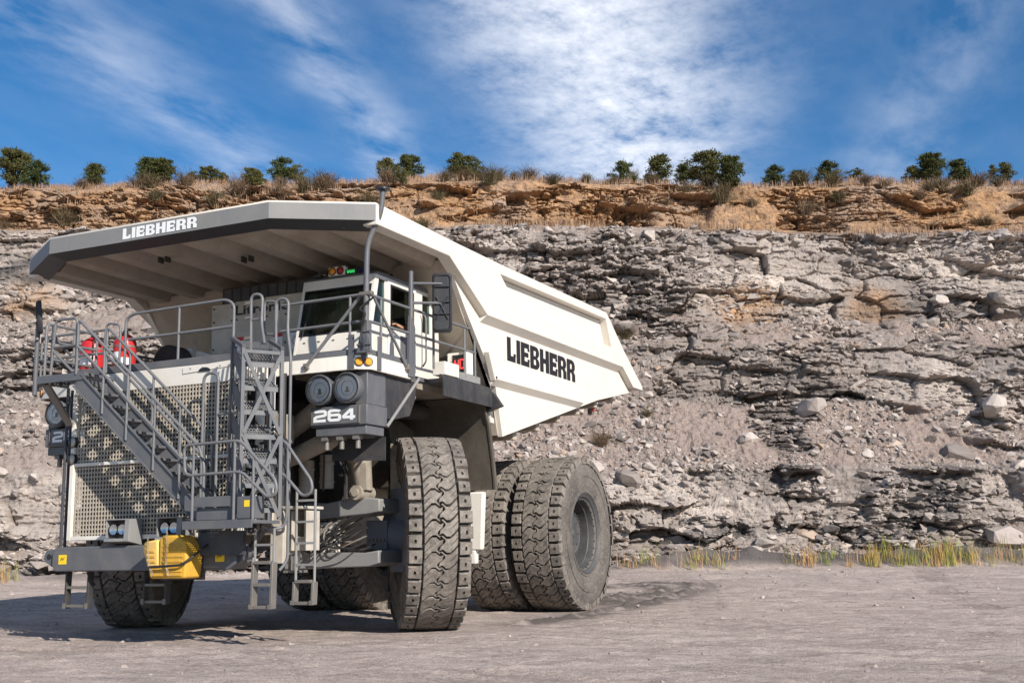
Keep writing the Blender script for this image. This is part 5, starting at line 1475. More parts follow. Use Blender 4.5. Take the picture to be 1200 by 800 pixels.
v = [(X0+0.03, Y0, 4.645), (X1-0.03, Y0, 4.645), (X1-0.03, Y1, 4.86), (X0+0.03, Y1, 4.86)]
for k in range(11):
    f0, f1 = k/11, (k+0.55)/11
    b.add([Vector(v[0]).lerp(Vector(v[1]), f0), Vector(v[0]).lerp(Vector(v[1]), f1), Vector(v[3]).lerp(Vector(v[2]), f1), Vector(v[3]).lerp(Vector(v[2]), f0)], [(0, 1, 2, 3)])
b.build('top_tread', GREYR, tower)
for z in (2.3, 2.9, 3.5, 4.1): 
    b = MB(); b.box(X1+0.031, X1+0.09, -3.62, -3.58, z, z+0.05); b.build('rail_lug', GREY, tower)
rail([(1.92, -3.50, 4.70), (1.90, -3.50, 5.72), (2.14, -3.50, 5.70), (2.14, -3.52, 5.20), (2.36, -3.72, 4.80)], deck, 'grab_loop', fil=0.13)
rail([(2.40, -3.46, 4.75), (2.38, -3.46, 5.60), (2.64, -3.46, 5.58), (2.64, -3.48, 5.05), (2.80, -3.60, 4.55), (2.80, -3.60, 1.30), (2.72, -3.7, 1.15)], deck, 'grab_rail', fil=0.14)
rail([(1.96, -3.20, 5.08), (1.96, -3.20, 5.66), (2.22, -3.20, 5.62), (2.22, -3.20, 5.05)], deck, 'gate_loop', 0.02, fil=0.08, closed=True)
rail([(1.92, -3.5, 5.28), (2.14, -3.5, 5.28)], deck, 'mid_rail', 0.02, fil=0)
for z in (5.55, 5.3, 4.95): 
    b = MB(); b.box(1.80, 1.92, -3.53, -3.49, z, z+0.045); b.build('rail_clamp', STEEL, deck)
# two boarding ladders that hang below
def ladder(x0, x1, y, z0, zm, z1):
    o = empty('boarding_ladder', (0, 0, 0), truck)
    for x in (x0, x1):
        b = MB(); b.prism([(y-0.02, zm), (y+0.11, zm), (y+0.09, z0), (y-0.04, z0)], 'x', x-0.022, x+0.022)
        b.build('side_strap', STEEL, o, 0.006)
    for k in range(2 if zm-z0 < 0.5 else 3):
        b = MB(); z = z0+k*0.34; b.box(x0+0.023, x1-0.023, y-0.03, y+0.09, z, z+0.05); b.build('rung', STEEL, o, 0.006)
    for x in (x0, x1):
        b = MB(); b.tube([(x, y+0.04, zm-0.05), (x, y+0.04, z1)], 0.022, 8); b.build('ladder_rail', LIGHTGREY, o)
    z = zm+0.25
    while z < z1-0.05:
        b = MB(); b.box(x0, x1, y+0.02, y+0.06, z, z+0.035); b.build('rung', LIGHTGREY, o); z += 0.34
    for x in (x0, x1):
        b = MB(); b.box(x-0.034, x+0.034, y-0.06, y-0.043, z0, z0+0.07); b.build('toe_cap', STEEL, o)
ladder(2.44, 2.80, -4.0, 0.57, 1.28, 1.80)
ladder(2.72, 3.08, -3.30, 0.60, 0.96, 2.42)

# ------------------------------------------------------------------ deck handrails
rail([(-0.86, -3.46, 4.74), (-0.86, -3.46, 5.58), (-0.70, -3.46, 5.66), (1.36, -3.46, 5.70), (1.52, -3.46, 5.60), (1.52, -3.46, 4.74)], deck, fil=0.16)
rail([(-0.78, -3.46, 5.20), (1.52, -3.46, 5.22)], deck, 'mid_rail', fil=0)
rail([(0.34, -3.46, 4.74), (0.34, -3.46, 5.68)], deck, 'rail_post', 0.024, fil=0)
for sd in (1,):
    rail([(1.98, -2.74, 5.66), (3.66, -2.74, 5.68)], deck, fil=0)
    rail([(1.98, -2.74, 5.20), (3.66, -2.74, 5.22)], deck, 'mid_rail', fil=0)
    rail([(3.72, -2.66, 5.68), (3.72, 1.28, 5.72), (3.72, 1.30, 4.76)], deck, fil=0.08)
    rail([(3.72, -2.66, 5.22), (3.72, 1.32, 5.27)], deck, 'mid_rail', fil=0)
    rail([(3.72, 1.29, 5.70), (3.05, 1.29, 5.70)], deck, fil=0)
    rail([(3.72, 1.29, 5.27), (3.05, 1.29, 5.27)], deck, 'mid_rail', fil=0)
    for (x, y) in ((3.38, -2.74), (3.72, -2.3), (3.72, -0.42), (3.72, 0.85)):
        rail([(x, y, 4.72), (x, y, 5.68)], deck, 'rail_post', 0.024, fil=0)
    rail([(3.60, -2.76, 5.66), (2.55, -2.82, 4.52)], deck, 'rail_brace', 0.03, fil=0)
    rail([(3.74, -2.55, 5.64), (3.76, -1.48, 4.60)], deck, 'rail_brace', 0.026, fil=0)
    b = MB()
    for (x, y, z) in ((2.55, -2.80, 4.53), (3.76, -1.48, 4.60)): b.box(x-0.05, x+0.05, y-0.03, y+0.04, z-0.05, z+0.05)
    b.build('brace_foot', STEEL, deck, 0.005)
b = MB(); b.box(3.38, 3.50, -2.80, -2.785, 4.42, 5.0); b.box(3.74, 3.755, -2.45, -2.33, 4.42, 5.0); b.build('post_plate', GREY, deck, 0.004)
# right hand wing
rail([(-1.98, -2.74, 5.62), (-3.66, -2.74, 5.62), (-3.72, -2.6, 5.62), (-3.72, 1.28, 5.68)], deck, fil=0.05)
rail([(-1.98, -2.74, 5.18), (-3.70, -2.74, 5.18), (-3.72, -2.6, 5.18), (-3.72, 1.3, 5.24)], deck, 'mid_rail', fil=0.05)
for (x, y) in ((-2.8, -2.74), (-3.70, -2.68), (-3.72, -1.2), (-3.72, 0.2), (-3.72, 1.29)): rail([(x, y, 4.72), (x, y, 5.62)], deck, 'rail_post', 0.024, fil=0)
# wing corner aerial post
mast = empty('aerial_mast', (0, 0, 0), truck)
b = MB(); b.prism([(3.58, 4.66), (3.86, 4.66), (3.80, 5.12), (3.68, 5.12)], 'y', -2.86, -2.80); b.bar((3.74, -2.80, 4.70), (3.74, -2.80, 5.20), 0.13, 0.13)
for z in (4.78, 5.0): b.box(3.60, 3.88, -2.885, -2.862, z, z+0.03)
b.build('mast_foot', GREY, mast, 0.006)
b = MB(); b.tube([(3.73, -2.80, 5.1), (3.74, -2.80, 6.25), (3.75, -2.79, 6.55), (3.98, -2.74, 7.05), (4.02, -2.74, 7.45)], 0.048, 12, fil=0.2); b.build('mast_tube', GREY, mast)
b = MB(); b.lathe([(0.001, 0.06), (0.09, 0.05), (0.12, 0.02), (0.12, 0.0), (0.05, -0.02)], (4.02, -2.74, 7.45), (0, 0, 1), 18); b.build('aerial_dome', BLACKP, mast)
b = MB(); b.box(3.62, 3.86, -2.85, -2.75, 5.64, 5.70); b.build('mast_clamp', STEEL, mast, 0.006)
b = MB(); b.tube([(3.70, -2.9, 5.15), (3.80, -2.92, 5.3), (3.66, -2.9, 5.4), (3.78, -2.86, 5.5), (3.92, -2.86, 5.58)], 0.02, 6, fil=0.05); b.tube([(3.76, -2.9, 4.75), (3.70, -2.92, 5.0), (3.78, -2.9, 5.2)], 0.016, 6, fil=0.1); b.build('mast_cable', HOSE, mast)
# mirrors
def mirror(base, arms, c, rz, w, h, tilt=0, plate=True):
    m_ = empty('rear_view_mirror', (0, 0, 0), truck)
    b = MB()
    if plate: b.prism([(base[1]-0.13, 4.45), (base[1]+0.10, 4.45), (base[1]+0.06, 5.55), (base[1]-0.06, 5.55)], 'x', base[0]-0.03, base[0]+0.03)
    b.tube([(base[0], base[1], 5.5 if plate else 4.5), (base[0], base[1], base[2])], 0.045, 12); b.build('mirror_post', GREY, m_, 0.004)
    for z in arms:
        b = MB(); b.tube([(base[0], base[1], z), (c[0], c[1], z+0.03)], 0.026, 8); b.build('mirror_arm', GREY, m_)
    hd = MB(); R_ = Matrix.Rotation(rz, 3, 'Z') @ Matrix.Rotation(tilt, 3, 'X')
    def loc(p): return Vector(c)+R_ @ Vector(p)
    out = [(-w/2, -h/2+0.05), (-w/2+0.04, -h/2), (w/2-0.04, -h/2), (w/2, -h/2+0.05), (w/2, h/2-0.05), (w/2-0.04, h/2), (-w/2+0.04, h/2), (-w/2, h/2-0.05)]
    v = [loc((x, 0.06, z)) for x, z in out]+[loc((x, 0, z)) for x, z in out]+[loc((x*0.82, -0.035, z*0.92)) for x, z in out]+[loc((x*0.72, -0.01, z*0.88)) for x, z in out]
    n = 8
    hd.add(v, [tuple(range(n))]+[(r*n+i, r*n+(i+1) % n, (r+1)*n+(i+1) % n, (r+1)*n+i) for r in range(3) for i in range(n)]+[tuple(range(3*n, 4*n))])
    for z in (h*0.26, 0.0, -h*0.2):
        hd.add([loc((-w*0.38, -0.012, z)), loc((w*0.38, -0.012, z)), loc((w*0.38, -0.05, z)), loc((-w*0.38, -0.05, z)), loc((-w*0.38, -0.012, z+0.02)), loc((w*0.38, -0.012, z+0.02)), loc((w*0.38, -0.05, z+0.02)), loc((-w*0.38, -0.05, z+0.02))], [(0,1,2,3), (4,5,6,7), (3,2,6,7), (0,1,5,4)])
    for s_ in (-1, 1): hd.tube([loc((0, -0.03, -h*0.08)), loc((s_*w*0.3, -0.03, -h*0.28))], 0.012, 6); hd.tube([loc((0, -0.03, -h*0.08)), loc((s_*w*0.3, -0.03, h*0.1))], 0.012, 6)
    hb = hd.build('mirror_shell', BLACKP2, m_)
    g = MB(); g.add([loc((x*0.9, 0.062, z*0.95)) for x, z in out], [tuple(range(n))]); g.build('mirror_glass', CHROME, m_)
BLACKP2 = paint('weathered_black_plastic', (0.022, 0.023, 0.028), 0.5, (0.10, 0.09, 0.085), 0.35, 3.0)
mirror((3.73, -1.28, 6.38), (6.16, 5.80), (4.14, -0.86, 5.84), 0.45, 0.36, 1.10)
mirror((-3.70, -2.80, 5.95), (5.75, 5.55), (-3.62, -2.88, 6.0), -0.72, 0.32, 0.62, 0.10, False)
# walkway boxes by the left splash guard
b = MB(); b.box(3.48, 3.75, -0.02, 0.56, 4.665, 4.92); b.build('walkway_box', WHITE, deck, 0.012)
b = MB(); b.box(3.30, 3.74, 0.92, 1.18, 4.80, 5.24); dsp = b.build('load_display', WHITE, deck, 0.012)
b = MB(); b.box(3.42, 3.70, 0.905, 0.918, 4.85, 5.19); b.build('display_face', BLACKP, dsp)
SEG = {'4': [[(0, 1), (0, .5), (.6, .5)], [(.6, 1), (.6, 0)]], '0': [[(0, 0), (0, 1), (.6, 1), (.6, 0), (0, 0)]]}
for k, ch in enumerate('040'[1:]):
    strokes('display_digit', (3.48+k*0.115, 0.904, 4.92), (0.13, 0, 0), (0, 0, 0.17), (0, -1, 0), SEG[ch], 0.18, LED_R, dsp, 0.002)

# ------------------------------------------------------------------ headlamp clusters with the fleet number
for sd in (1, -1):
    b = MB()
    b.box(min(sd*3.42, sd*3.66), max(sd*3.42, sd*3.66), -2.70, -2.10, 3.84, 4.405); b.box(min(sd*2.54, sd*3.418), max(sd*2.54, sd*3.418), -2.58, -2.10, 3.86, 4.405)
    b.box(min(sd*2.56, sd*3.68), max(sd*2.56, sd*3.68), -2.74, -2.08, 3.50, 3.838); b.box(min(sd*2.64, sd*3.64), max(sd*2.64, sd*3.64), -2.70, -2.12, 3.34, 3.498)
    hb = b.build('headlamp_cluster', GREY, truck, 0.014)
    b = MB(); b.box(min(sd*2.58, sd*3.52), max(sd*2.58, sd*3.52), -2.765, -2.742, 3.53, 3.83); pl_ = b.build('number_plate', GREY, hb, 0.006)
    x0 = 2.64 if sd > 0 else -3.46
    for k, ch in enumerate('264'):
        strokes('digit', (x0+0.03+k*0.285, -2.766, 3.585), (0.255, 0, 0), (0, 0, 0.19), (0, -1, 0), DIG[ch], 0.25, WHITEL, pl_, 0.003)
    b = MB(); b.box(min(sd*3.53, sd*3.55), max(sd*3.53, sd*3.55), -2.775, -2.742, 3.53, 3.83); b.build('plate_edge', STEEL, hb)
    for x in (2.79, 3.34):
        c = Vector((sd*x, -2.78, 4.12)); d = Vector((0, -1, 0))
        b = MB(); b.lathe([(0.245, -0.22), (0.255, -0.2), (0.262, 0.02), (0.262, 0.07), (0.250, 0.085), (0.235, 0.085), (0.232, 0.06)], c, d, 36); h_ = b.build('headlight', GREY, hb)
        b = MB(); b.lathe([(0.233, 0.055), (0.215, 0.045), (0.19, 0.05), (0.17, 0.045), (0.13, 0.03), (0.07, 0.02), (0.001, 0.015)], c, d, 36); b.build('reflector', LAMPG, h_)
        b = MB(); b.lathe([(0.001, 0.088), (0.12, 0.080), (0.222, 0.066)], c, d, 36); b.build('lens', LENS, h_)
        b = MB(); b.lathe([(0.223, 0.072), (0.226, 0.088), (0.240, 0.0885), (0.243, 0.08)], c, d, 36); b.build('gasket', BLACKP, h_)
        b = MB(); b.box(c.x-0.012, c.x+0.012, -2.84, -2.80, 4.06, 4.14); b.cyl((c.x-0.045, -2.82, 4.06), (c.x+0.045, -2.82, 4.06), 0.010, 6); b.build('bulb_holder', STEEL, h_)
        for r_ in (0.205, 0.125):
            b = MB(); b.lathe([(r_-0.012, 0.052 if r_ > 0.15 else 0.026), (r_, 0.062 if r_ > 0.15 else 0.040), (r_+0.012, 0.052 if r_ > 0.15 else 0.026)], c, d, 36); b.build('reflector_ring', CHROME, h_)
    for x in (2.80, 3.1, 3.42):
        b = MB(); b.box(sd*x-0.06, sd*x+0.06, -2.68, -2.55, 3.27, 3.335); b.cyl((sd*x, -2.6, 3.27), (sd*x, -2.6, 3.12), 0.045, 10); b.build('cable_gland', STEEL, hb)
    b = MB(); b.prism([(sd*2.62, 3.33), (sd*3.68, 3.33), (sd*3.68, 2.93), (sd*2.62, 2.98)], 'y', -2.16, -2.13); b.build('rubber_flap', RUBBERF, hb)
    pass
    hb.location = (-0.02, 0.10, 0.0) if sd > 0 else (0.13, 0.12, 0.0)

# ------------------------------------------------------------------ cab
cab = empty('cab', (3.1*0.05, 0, 4.665*0.045), truck); cab.scale = (0.95, 1, 0.955)
CZ0, CZ1 = 4.665, 6.47
def yf(z): return -1.82+(z-4.70)*0.21
def cab_prism(name, poly, x0, x1, mat=None, parent=None, bev=0.008):
    b = MB(); b.prism(poly, 'x', x0, x1); return b.build(name, mat or WHITE, parent or cab, bev)
XL, XR = 3.10, 1.45
cab_prism('front_panel', [(yf(CZ0), CZ0), (yf(5.33), 5.33), (yf(5.33)+0.06, 5.33), (yf(CZ0)+0.06, CZ0)], XR+0.07, XL-0.07)
cab_prism('lower_seam', [(yf(4.98)-0.006, 4.975), (yf(4.98)-0.006, 4.985), (yf(4.98)+0.01, 4.985), (yf(4.98)+0.01, 4.975)], XR+0.08, XL-0.08, BLACKP, bev=0)
cab_prism('front_header', [(yf(6.27), 6.27), (yf(6.47), 6.47), (yf(6.47)+0.08, 6.47), (yf(6.27)+0.08, 6.27)], XR+0.07, XL-0.07)
for x0, x1 in ((XL-0.068, XL), (XR, XR+0.068)):
    cab_prism('front_pillar', [(yf(CZ0), CZ0), (yf(CZ1), CZ1), (yf(CZ1)+0.13, CZ1), (yf(5.5)+0.12, 5.5), (yf(5.5)+0.12, CZ0)], x0, x1)
ws = cab_prism('windscreen', [(yf(5.332)+0.03, 5.332), (yf(6.268)+0.03, 6.268), (yf(6.268)+0.042, 6.268), (yf(5.332)+0.042, 5.332)], XR+0.07, XL-0.07, GLASS, bev=0)
cab_prism('windscreen_seal', [(yf(5.333)-0.004, 5.333), (yf(5.36)-0.004, 5.36), (yf(5.36)+0.025, 5.36), (yf(5.333)+0.025, 5.333)], XR+0.072, XL-0.072, BLACKP, ws, 0)
cab_prism('windscreen_seal', [(yf(6.24)-0.004, 6.24), (yf(6.267)-0.004, 6.267), (yf(6.267)+0.025, 6.267), (yf(6.24)+0.025, 6.24)], XR+0.072, XL-0.072, BLACKP, ws, 0)
for x0 in (XR+0.072, XL-0.102): cab_prism('windscreen_seal', [(yf(5.362)-0.004, 5.362), (yf(6.238)-0.004, 6.238), (yf(6.238)+0.025, 6.238), (yf(5.362)+0.025, 5.362)], x0, x0+0.03, BLACKP, ws, 0)
for xa, xb in ((1.62, 1.75), (2.2, 2.75)):
    b = MB(); b.tube([(xa, yf(5.30)-0.03, 5.30), (xb, yf(5.85)-0.02, 5.40 if xb > 2 else 6.0)], 0.012, 6); b.build('wiper', BLACKP, ws)
b = MB()
for k in range(5): b.box(1.65+k*0.33, 1.70+k*0.33, yf(5.2)-0.012, yf(5.2), 5.19, 5.21)
b.build('panel_fastener', GRIME, cab)
# left side with door
T_ = 0.05
def side(poly, nm='side_panel', mat=None, parent=None, x0=XL-T_, x1=XL-0.001, bev=0.006): return cab_prism(nm, poly, x0, x1, mat, parent, bev)
side([(yf(5.5)+0.122, CZ0), (0.95, CZ0), (0.95, 5.50), (yf(5.5)+0.122, 5.50)])
side([(yf(6.40)+0.134, 6.40), (0.62, 6.40), (0.62, 6.468), (yf(6.468)+0.132, 6.468)])
side([(-1.12, 5.502), (-0.99, 5.502), (-0.99, 6.398), (-1.12, 6.398)], 'door_pillar')
side([(-0.07, 5.502), (0.28, 5.502), (0.28, 6.398), (-0.07, 6.398)], 'rear_pillar')
side([(0.60, 5.502), (0.95, 5.502), (0.92, 6.0), (0.80, 6.30), (0.624, 6.46), (0.60, 6.40)], 'rear_corner')
side([(0.282, 5.502), (0.598, 5.502), (0.598, 5.62), (0.282, 5.62)], 'rear_sill')
side([(yf(5.55)+0.125, 5.505), (-1.125, 5.505), (-1.125, 6.395), (yf(6.395)+0.14, 6.395)], 'quarter_window', GLASS, x0=XL-0.035, x1=XL-0.025, bev=0)
side([(0.284, 5.622), (0.596, 5.622), (0.596, 6.396), (0.284, 6.396)], 'rear_window', GLASS, x0=XL-0.035, x1=XL-0.025, bev=0)
b = MB(); b.box(XL+0.001, XL+0.028, -1.04, -0.02, 4.74, 5.47); b.box(XL+0.001, XL+0.026, -1.06, -0.97, 5.472, 6.42); b.box(XL+0.001, XL+0.026, -0.09, 0.0, 5.472, 6.42); b.box(XL+0.001, XL+0.026, -0.969, -0.091, 6.35, 6.42)
door = b.build('door', WHITE, cab, 0.008)
b = MB(); b.box(XL-0.02, XL+0.030, -0.968, -0.925, 5.475, 6.348); b.box(XL-0.02, XL+0.030, -0.135, -0.092, 5.475, 6.348); b.box(XL-0.02, XL+0.030, -0.924, -0.136, 5.475, 5.515); b.box(XL-0.02, XL+0.030, -0.924, -0.136, 6.308, 6.348)
b.build('window_frame', BLACKP, door)
b = MB(); b.box(XL-0.012, XL-0.004, -0.40, -0.137, 5.516, 6.307); b.build('sliding_pane', GLASS, door)
b = MB(); b.box(XL+0.03, XL+0.06, -0.28, -0.12, 5.32, 5.36); b.build('door_handle', BLACKP, door)
b = MB(); b.box(XL+0.0285, XL+0.034, -0.62, -0.36, 4.80, 5.40); b.build('door_vent', GREY, door)
rail([(XL+0.06, 0.18, 4.9), (XL+0.14, 0.18, 5.0), (XL+0.14, 0.18, 5.9), (XL+0.06, 0.18, 6.0)], cab, 'grab_rail', 0.018, fil=0.06)
# right side, back, floor, roof
def sideR(poly, nm='side_panel', mat=None): return cab_prism(nm, poly, XR+0.001, XR+T_, mat, cab, 0)
sideR([(yf(5.5)+0.122, CZ0), (0.95, CZ0), (0.95, 5.50), (yf(5.5)+0.122, 5.50)]); sideR([(yf(6.40)+0.134, 6.40), (0.62, 6.40), (0.62, 6.468), (yf(6.468)+0.132, 6.468)])
sideR([(-0.40, 5.502), (0.95, 5.502), (0.62, 6.398), (-0.40, 6.398)]); cab_prism('side_window', [(yf(5.55)+0.125, 5.505), (-0.405, 5.505), (-0.405, 6.395), (yf(6.395)+0.14, 6.395)], XR+0.02, XR+0.03, GLASS, cab, 0)
b = MB(); b.prism([(0.90, CZ0), (0.95, CZ0), (0.95, 5.5), (0.92, 6.0), (0.80, 6.30), (0.63, 6.46), (0.58, 6.44), (0.75, 6.27), (0.87, 5.98), (0.90, 5.5)], 'x', XR+T_+0.002, XL-T_-0.002); b.build('rear_wall', WHITE, cab)
b = MB(); b.box(XR+0.052, XL-0.052, -1.70, 0.89, 4.67, 4.72); b.build('cab_floor', GRIME, cab)
b = MB(); b.prism([(yf(6.47)-0.03, 6.472), (yf(6.47)+0.02, 6.52), (0.56, 6.54), (0.68, 6.47)], 'x', XR-0.01, XL+0.03); b.build('cab_roof', GREY, cab, 0.015)
b = MB(); b.prism([(-1.45, 6.38), (0.5, 6.38), (0.5, 6.40), (-1.45, 6.40)], 'x', XR+0.07, XL-0.07); b.build('headliner', GRIME, cab)
b = MB(); b.prism([(-1.62, 5.05), (-1.25, 5.05), (-1.30, 5.36), (-1.60, 5.34)], 'x', XR+0.08, XL-0.08); b.build('dashboard', BLACKP, cab, 0.02)
b = MB(); b.box(2.22, 2.78, -0.50, 0.12, 5.02, 5.16); b.prism([(0.05, 5.16), (0.20, 5.16), (0.36, 5.95), (0.24, 5.98)], 'x', 2.24, 2.76); b.box(2.35, 2.65, -0.35, -0.05, 4.72, 5.02); b.build('driver_seat', DARKGREY, cab, 0.03)
b = MB(); b.tube([(2.5+0.21*math.cos(a), -1.05+0.10*math.sin(a), 5.47+0.17*math.sin(a)) for a in [2*math.pi*k/20 for k in range(20)]], 0.016, 8, closed=True); b.tube([(2.5, -1.05, 5.46), (2.5, -1.3, 5.2)], 0.025, 8); b.tube([(2.3, -1.05, 5.47), (2.7, -1.05, 5.47)], 0.014, 6); b.build('steering_wheel', BLACKP, cab)
b = MB(); b.box(1.62, 1.66, -1.35, -1.30, 5.38, 6.3); b.box(1.95, 2.10, -1.2, -1.15, 5.38, 6.0); b.build('inner_partition', BEIGE, cab)
# roof lamps and green number display
b = MB(); b.box(1.98, 2.36, -1.40, -1.28, 6.535, 6.72); rl_ = b.build('roof_lamp_box', WHITE, cab, 0.02)
for x, mt in ((2.08, AMBER), (2.26, REDL)):
    b = MB(); b.lathe([(0.001, 0.02), (0.05, 0.016), (0.066, 0.0)], (x, -1.402, 6.628), (0, -1, 0), 20); b.build('lens', mt, rl_)
    b = MB(); b.lathe([(0.067, 0.0), (0.068, 0.012), (0.080, 0.012), (0.082, 0.0)], (x, -1.402, 6.628), (0, -1, 0), 20); b.build('bezel', BLACKP, rl_)
b = MB(); b.box(2.38, 2.60, -1.38, -1.28, 6.54, 6.64); gd = b.build('roof_display', BLACKP, cab, 0.005)
for k in range(3): strokes('display_digit', (2.405+k*0.06, -1.381, 6.56), (0.06, 0, 0), (0, 0, 0.06), (0, -1, 0), [[(0, 1), (.25, 0), (.45, .7), (.65, 0), (.8, 1)]], 0.16, LED_G, gd, 0.002)
b = MB(); b.lathe([(0.001, 0.15), (0.07, 0.14), (0.085, 0.10), (0.085, 0.0)], (2.62, -1.15, 6.54), (0, 0, 1), 18); b.build('beacon', plain('blue_lens', (0.015, 0.02, 0.10), 0.2), cab)
b = MB(); b.box(1.62, 1.78, -1.36, -1.26, 6.555, 6.62); b.cyl((1.72, -1.3, 6.62), (1.72, -1.3, 6.68), 0.04, 10); b.build('roof_camera', GRIME, cab)
for x, y in ((3.0, -0.75), (2.2, 0.2)):
    b = MB(); b.cyl((x, y, 6.54), (x, y, 6.62), 0.05, 12, 0.03); b.build('aerial_stub', BLACKP, cab)

# ------------------------------------------------------------------ control cabinets between cab and canopy
b = MB(); b.box(-0.98, -0.42, -0.98, 0.3, 4.67, 6.30); b.box(-0.415, 0.30, -0.98, 0.3, 4.67, 6.32); b.box(0.305, 1.25, -0.98, 0.3, 4.67, 6.34)
cbn = b.build('control_cabinet', WHITE_SHADE, truck, 0.012)
b = MB()
for x in (-0.92, -0.48, -0.36, 0.24, 0.36, 0.80):
    for z in (4.85, 5.4, 5.95, 6.22): b.cyl((x, -0.984, z), (x, -0.996, z), 0.02, 6)
tag(b.build('panel_bolts', BLACKP, cbn), kind='stuff')
b = MB(); b.box(-0.96, 1.4, -0.70, 0.2, 6.345, 6.70); gb = b.build('resistor_grid_box', GRIME, truck, 0.01)
for k in range(10):
    b = MB(); b.box(-0.9+k*0.22, -0.72+k*0.22, -0.712, -0.702, 6.38, 6.66); b.build('louvre', DARKGREY, gb)
for x, z in ((-0.30, 5.50), (0.62, 5.50), (1.02, 5.55)):
    b = MB(); b.box(x-0.11, x+0.11, -0.9835, -0.9815, z-0.30, z+0.02); pn = b.build('warning_notice', WHITEL, cbn)
    b = MB(); b.box(x-0.11, x+0.11, -0.986, -0.984, z+0.021, z+0.10); b.build('notice_header', SIGNR if x < 1 else SIGNB, pn)
    strokes('notice_symbol', (x, -0.984, z-0.14), (1, 0, 0), (0, 0, 1), (0, -1, 0), [[(-.07, 0), (0, .09), (.07, 0), (0, -.09), (-.07, 0)]], 0.012, SIGNR, pn, 0.002)
tcu = bpy.data.curves.new('model_text', 'FONT'); tcu.body = 'Litronic'; tcu.size = 0.27; tcu.offset = 0.008; tcu.space_character = 1.05
tob = bpy.data.objects.new('tmp_text', tcu); COL.objects.link(tob)
bpy.context.view_layer.update()
tme = bpy.data.meshes.new_from_object(tob.evaluated_get(bpy.context.evaluated_depsgraph_get()))
bpy.data.objects.remove(tob)
tme.materials.clear(); tme.materials.append(BLACKL)
o = bpy.data.objects.new('cabinet_lettering', tme); COL.objects.link(o); o.parent = cbn
o.rotation_euler = (math.pi/2, 0, 0); o.location = (-0.42, -0.985, 6.05); o.scale = (1.42, 0.95, 1)
# low hoods and air cleaner on the right deck
b = MB(); b.prism([(-2.75, 4.67), (-0.9, 4.67), (-0.9, 5.30), (-1.35, 5.45), (-2.0, 5.25), (-2.75, 5.12)], 'y', -1.2, -0.5); b.build('engine_hood', WHITE, truck, 0.01)
b = MB(); b.lathe([(0.001, -0.06), (0.30, -0.05), (0.34, 0.0), (0.34, 0.35)], (-1.52, -1.62, 5.12), (0, 1, 0), 28); b.build('air_cleaner', GRIME, truck)
b = MB(); b.tube([(-0.95, -1.5, 4.66), (-0.95, -1.5, 5.55)], 0.03, 8); b.build('vent_pipe', BEIGE, truck)
b = MB(); b.prism([(-3.0, 4.67), (-2.2, 4.67), (-1.0, 6.1), (-1.2, 6.3)], 'y', 0.2, 0.28); b.build('canopy_stay', INNER, truck)

# ================================================================== things standing on the truck
def extinguisher(x, y, r, h, label):
    t_ = empty('fire_extinguisher', (x, y, 4.66)); tag(t_, label, 'extinguisher', 'red tanks on the deck')
    b = MB(); b.lathe([(0.001, 0.0), (r*0.92, 0.0), (r, 0.04), (r, h*0.80), (r*0.9, h*0.88), (r*0.6, h*0.95), (r*0.25, h), (0.001, h)], (0, 0, 0), (0, 0, 1), 28); b.build('tank', REDP, t_)
    b = MB(); b.cyl((0, 0, h), (0, 0, h+0.07), r*0.22, 10); b.box(-0.02, 0.10, -0.02, 0.02, h+0.05, h+0.075); b.build('valve', BLACKP, t_)
    b = MB(); n = 8
    v = []
    for k in range(n+1):
        a = math.radians(-150+k*110/n)
        v += [(r*1.004*math.cos(a), r*1.004*math.sin(a), h*0.38), (r*1.004*math.cos(a), r*1.004*math.sin(a), h*0.60)]
    b.add(v, [(2*k, 2*k+2, 2*k+3, 2*k+1) for k in range(n)], True); b.build('paper_label', WHITEL, t_)
    b = MB(); b.tube([(0.04, -0.02, h+0.05), (r*0.9, -r*0.9, h*0.9), (r*0.85, -r*0.9, h*0.4), (r*0.8, -r*0.8, h*0.2)], 0.014, 6, fil=0.12); b.build('discharge_hose', HOSE, t_)
    b = MB(); b.lathe([(r*1.003, h*0.70), (r*1.02, h*0.70), (r*1.02, h*0.74), (r*1.003, h*0.74)], (0, 0, 0), (0, 0, 1), 28); b.build('strap', STEEL, t_)
extinguisher(-2.60, -2.45, 0.24, 0.92, 'left red fire extinguisher tank with white label behind the stair landing')
extinguisher(-1.86, -2.40, 0.21, 0.92, 'right red fire extinguisher tank behind the traffic cone')
tcn = empty('traffic_cone', (-1.38, -2.92, 4.662)); tag(tcn, 'red and white traffic cone on the deck beside the stair top', 'traffic cone')
b = MB(); b.lathe([(0.165, 0.03), (0.125, 0.20)], (0, 0, 0), (0, 0, 1), 24); b.lathe([(0.095, 0.34), (0.03, 0.66), (0.001, 0.665)], (0, 0, 0), (0, 0, 1), 24); b.build('cone', plain('cone_red', (0.62, 0.03, 0.02), 0.45), tcn)
b = MB(); b.lathe([(0.125, 0.20), (0.095, 0.34)], (0, 0, 0), (0, 0, 1), 24); b.build('reflective_band', WHITEL, tcn)
b = MB(); b.box(-0.20, 0.20, -0.20, 0.20, 0, 0.03); b.build('base', plain('cone_base', (0.5, 0.03, 0.02), 0.5), tcn, 0.006)
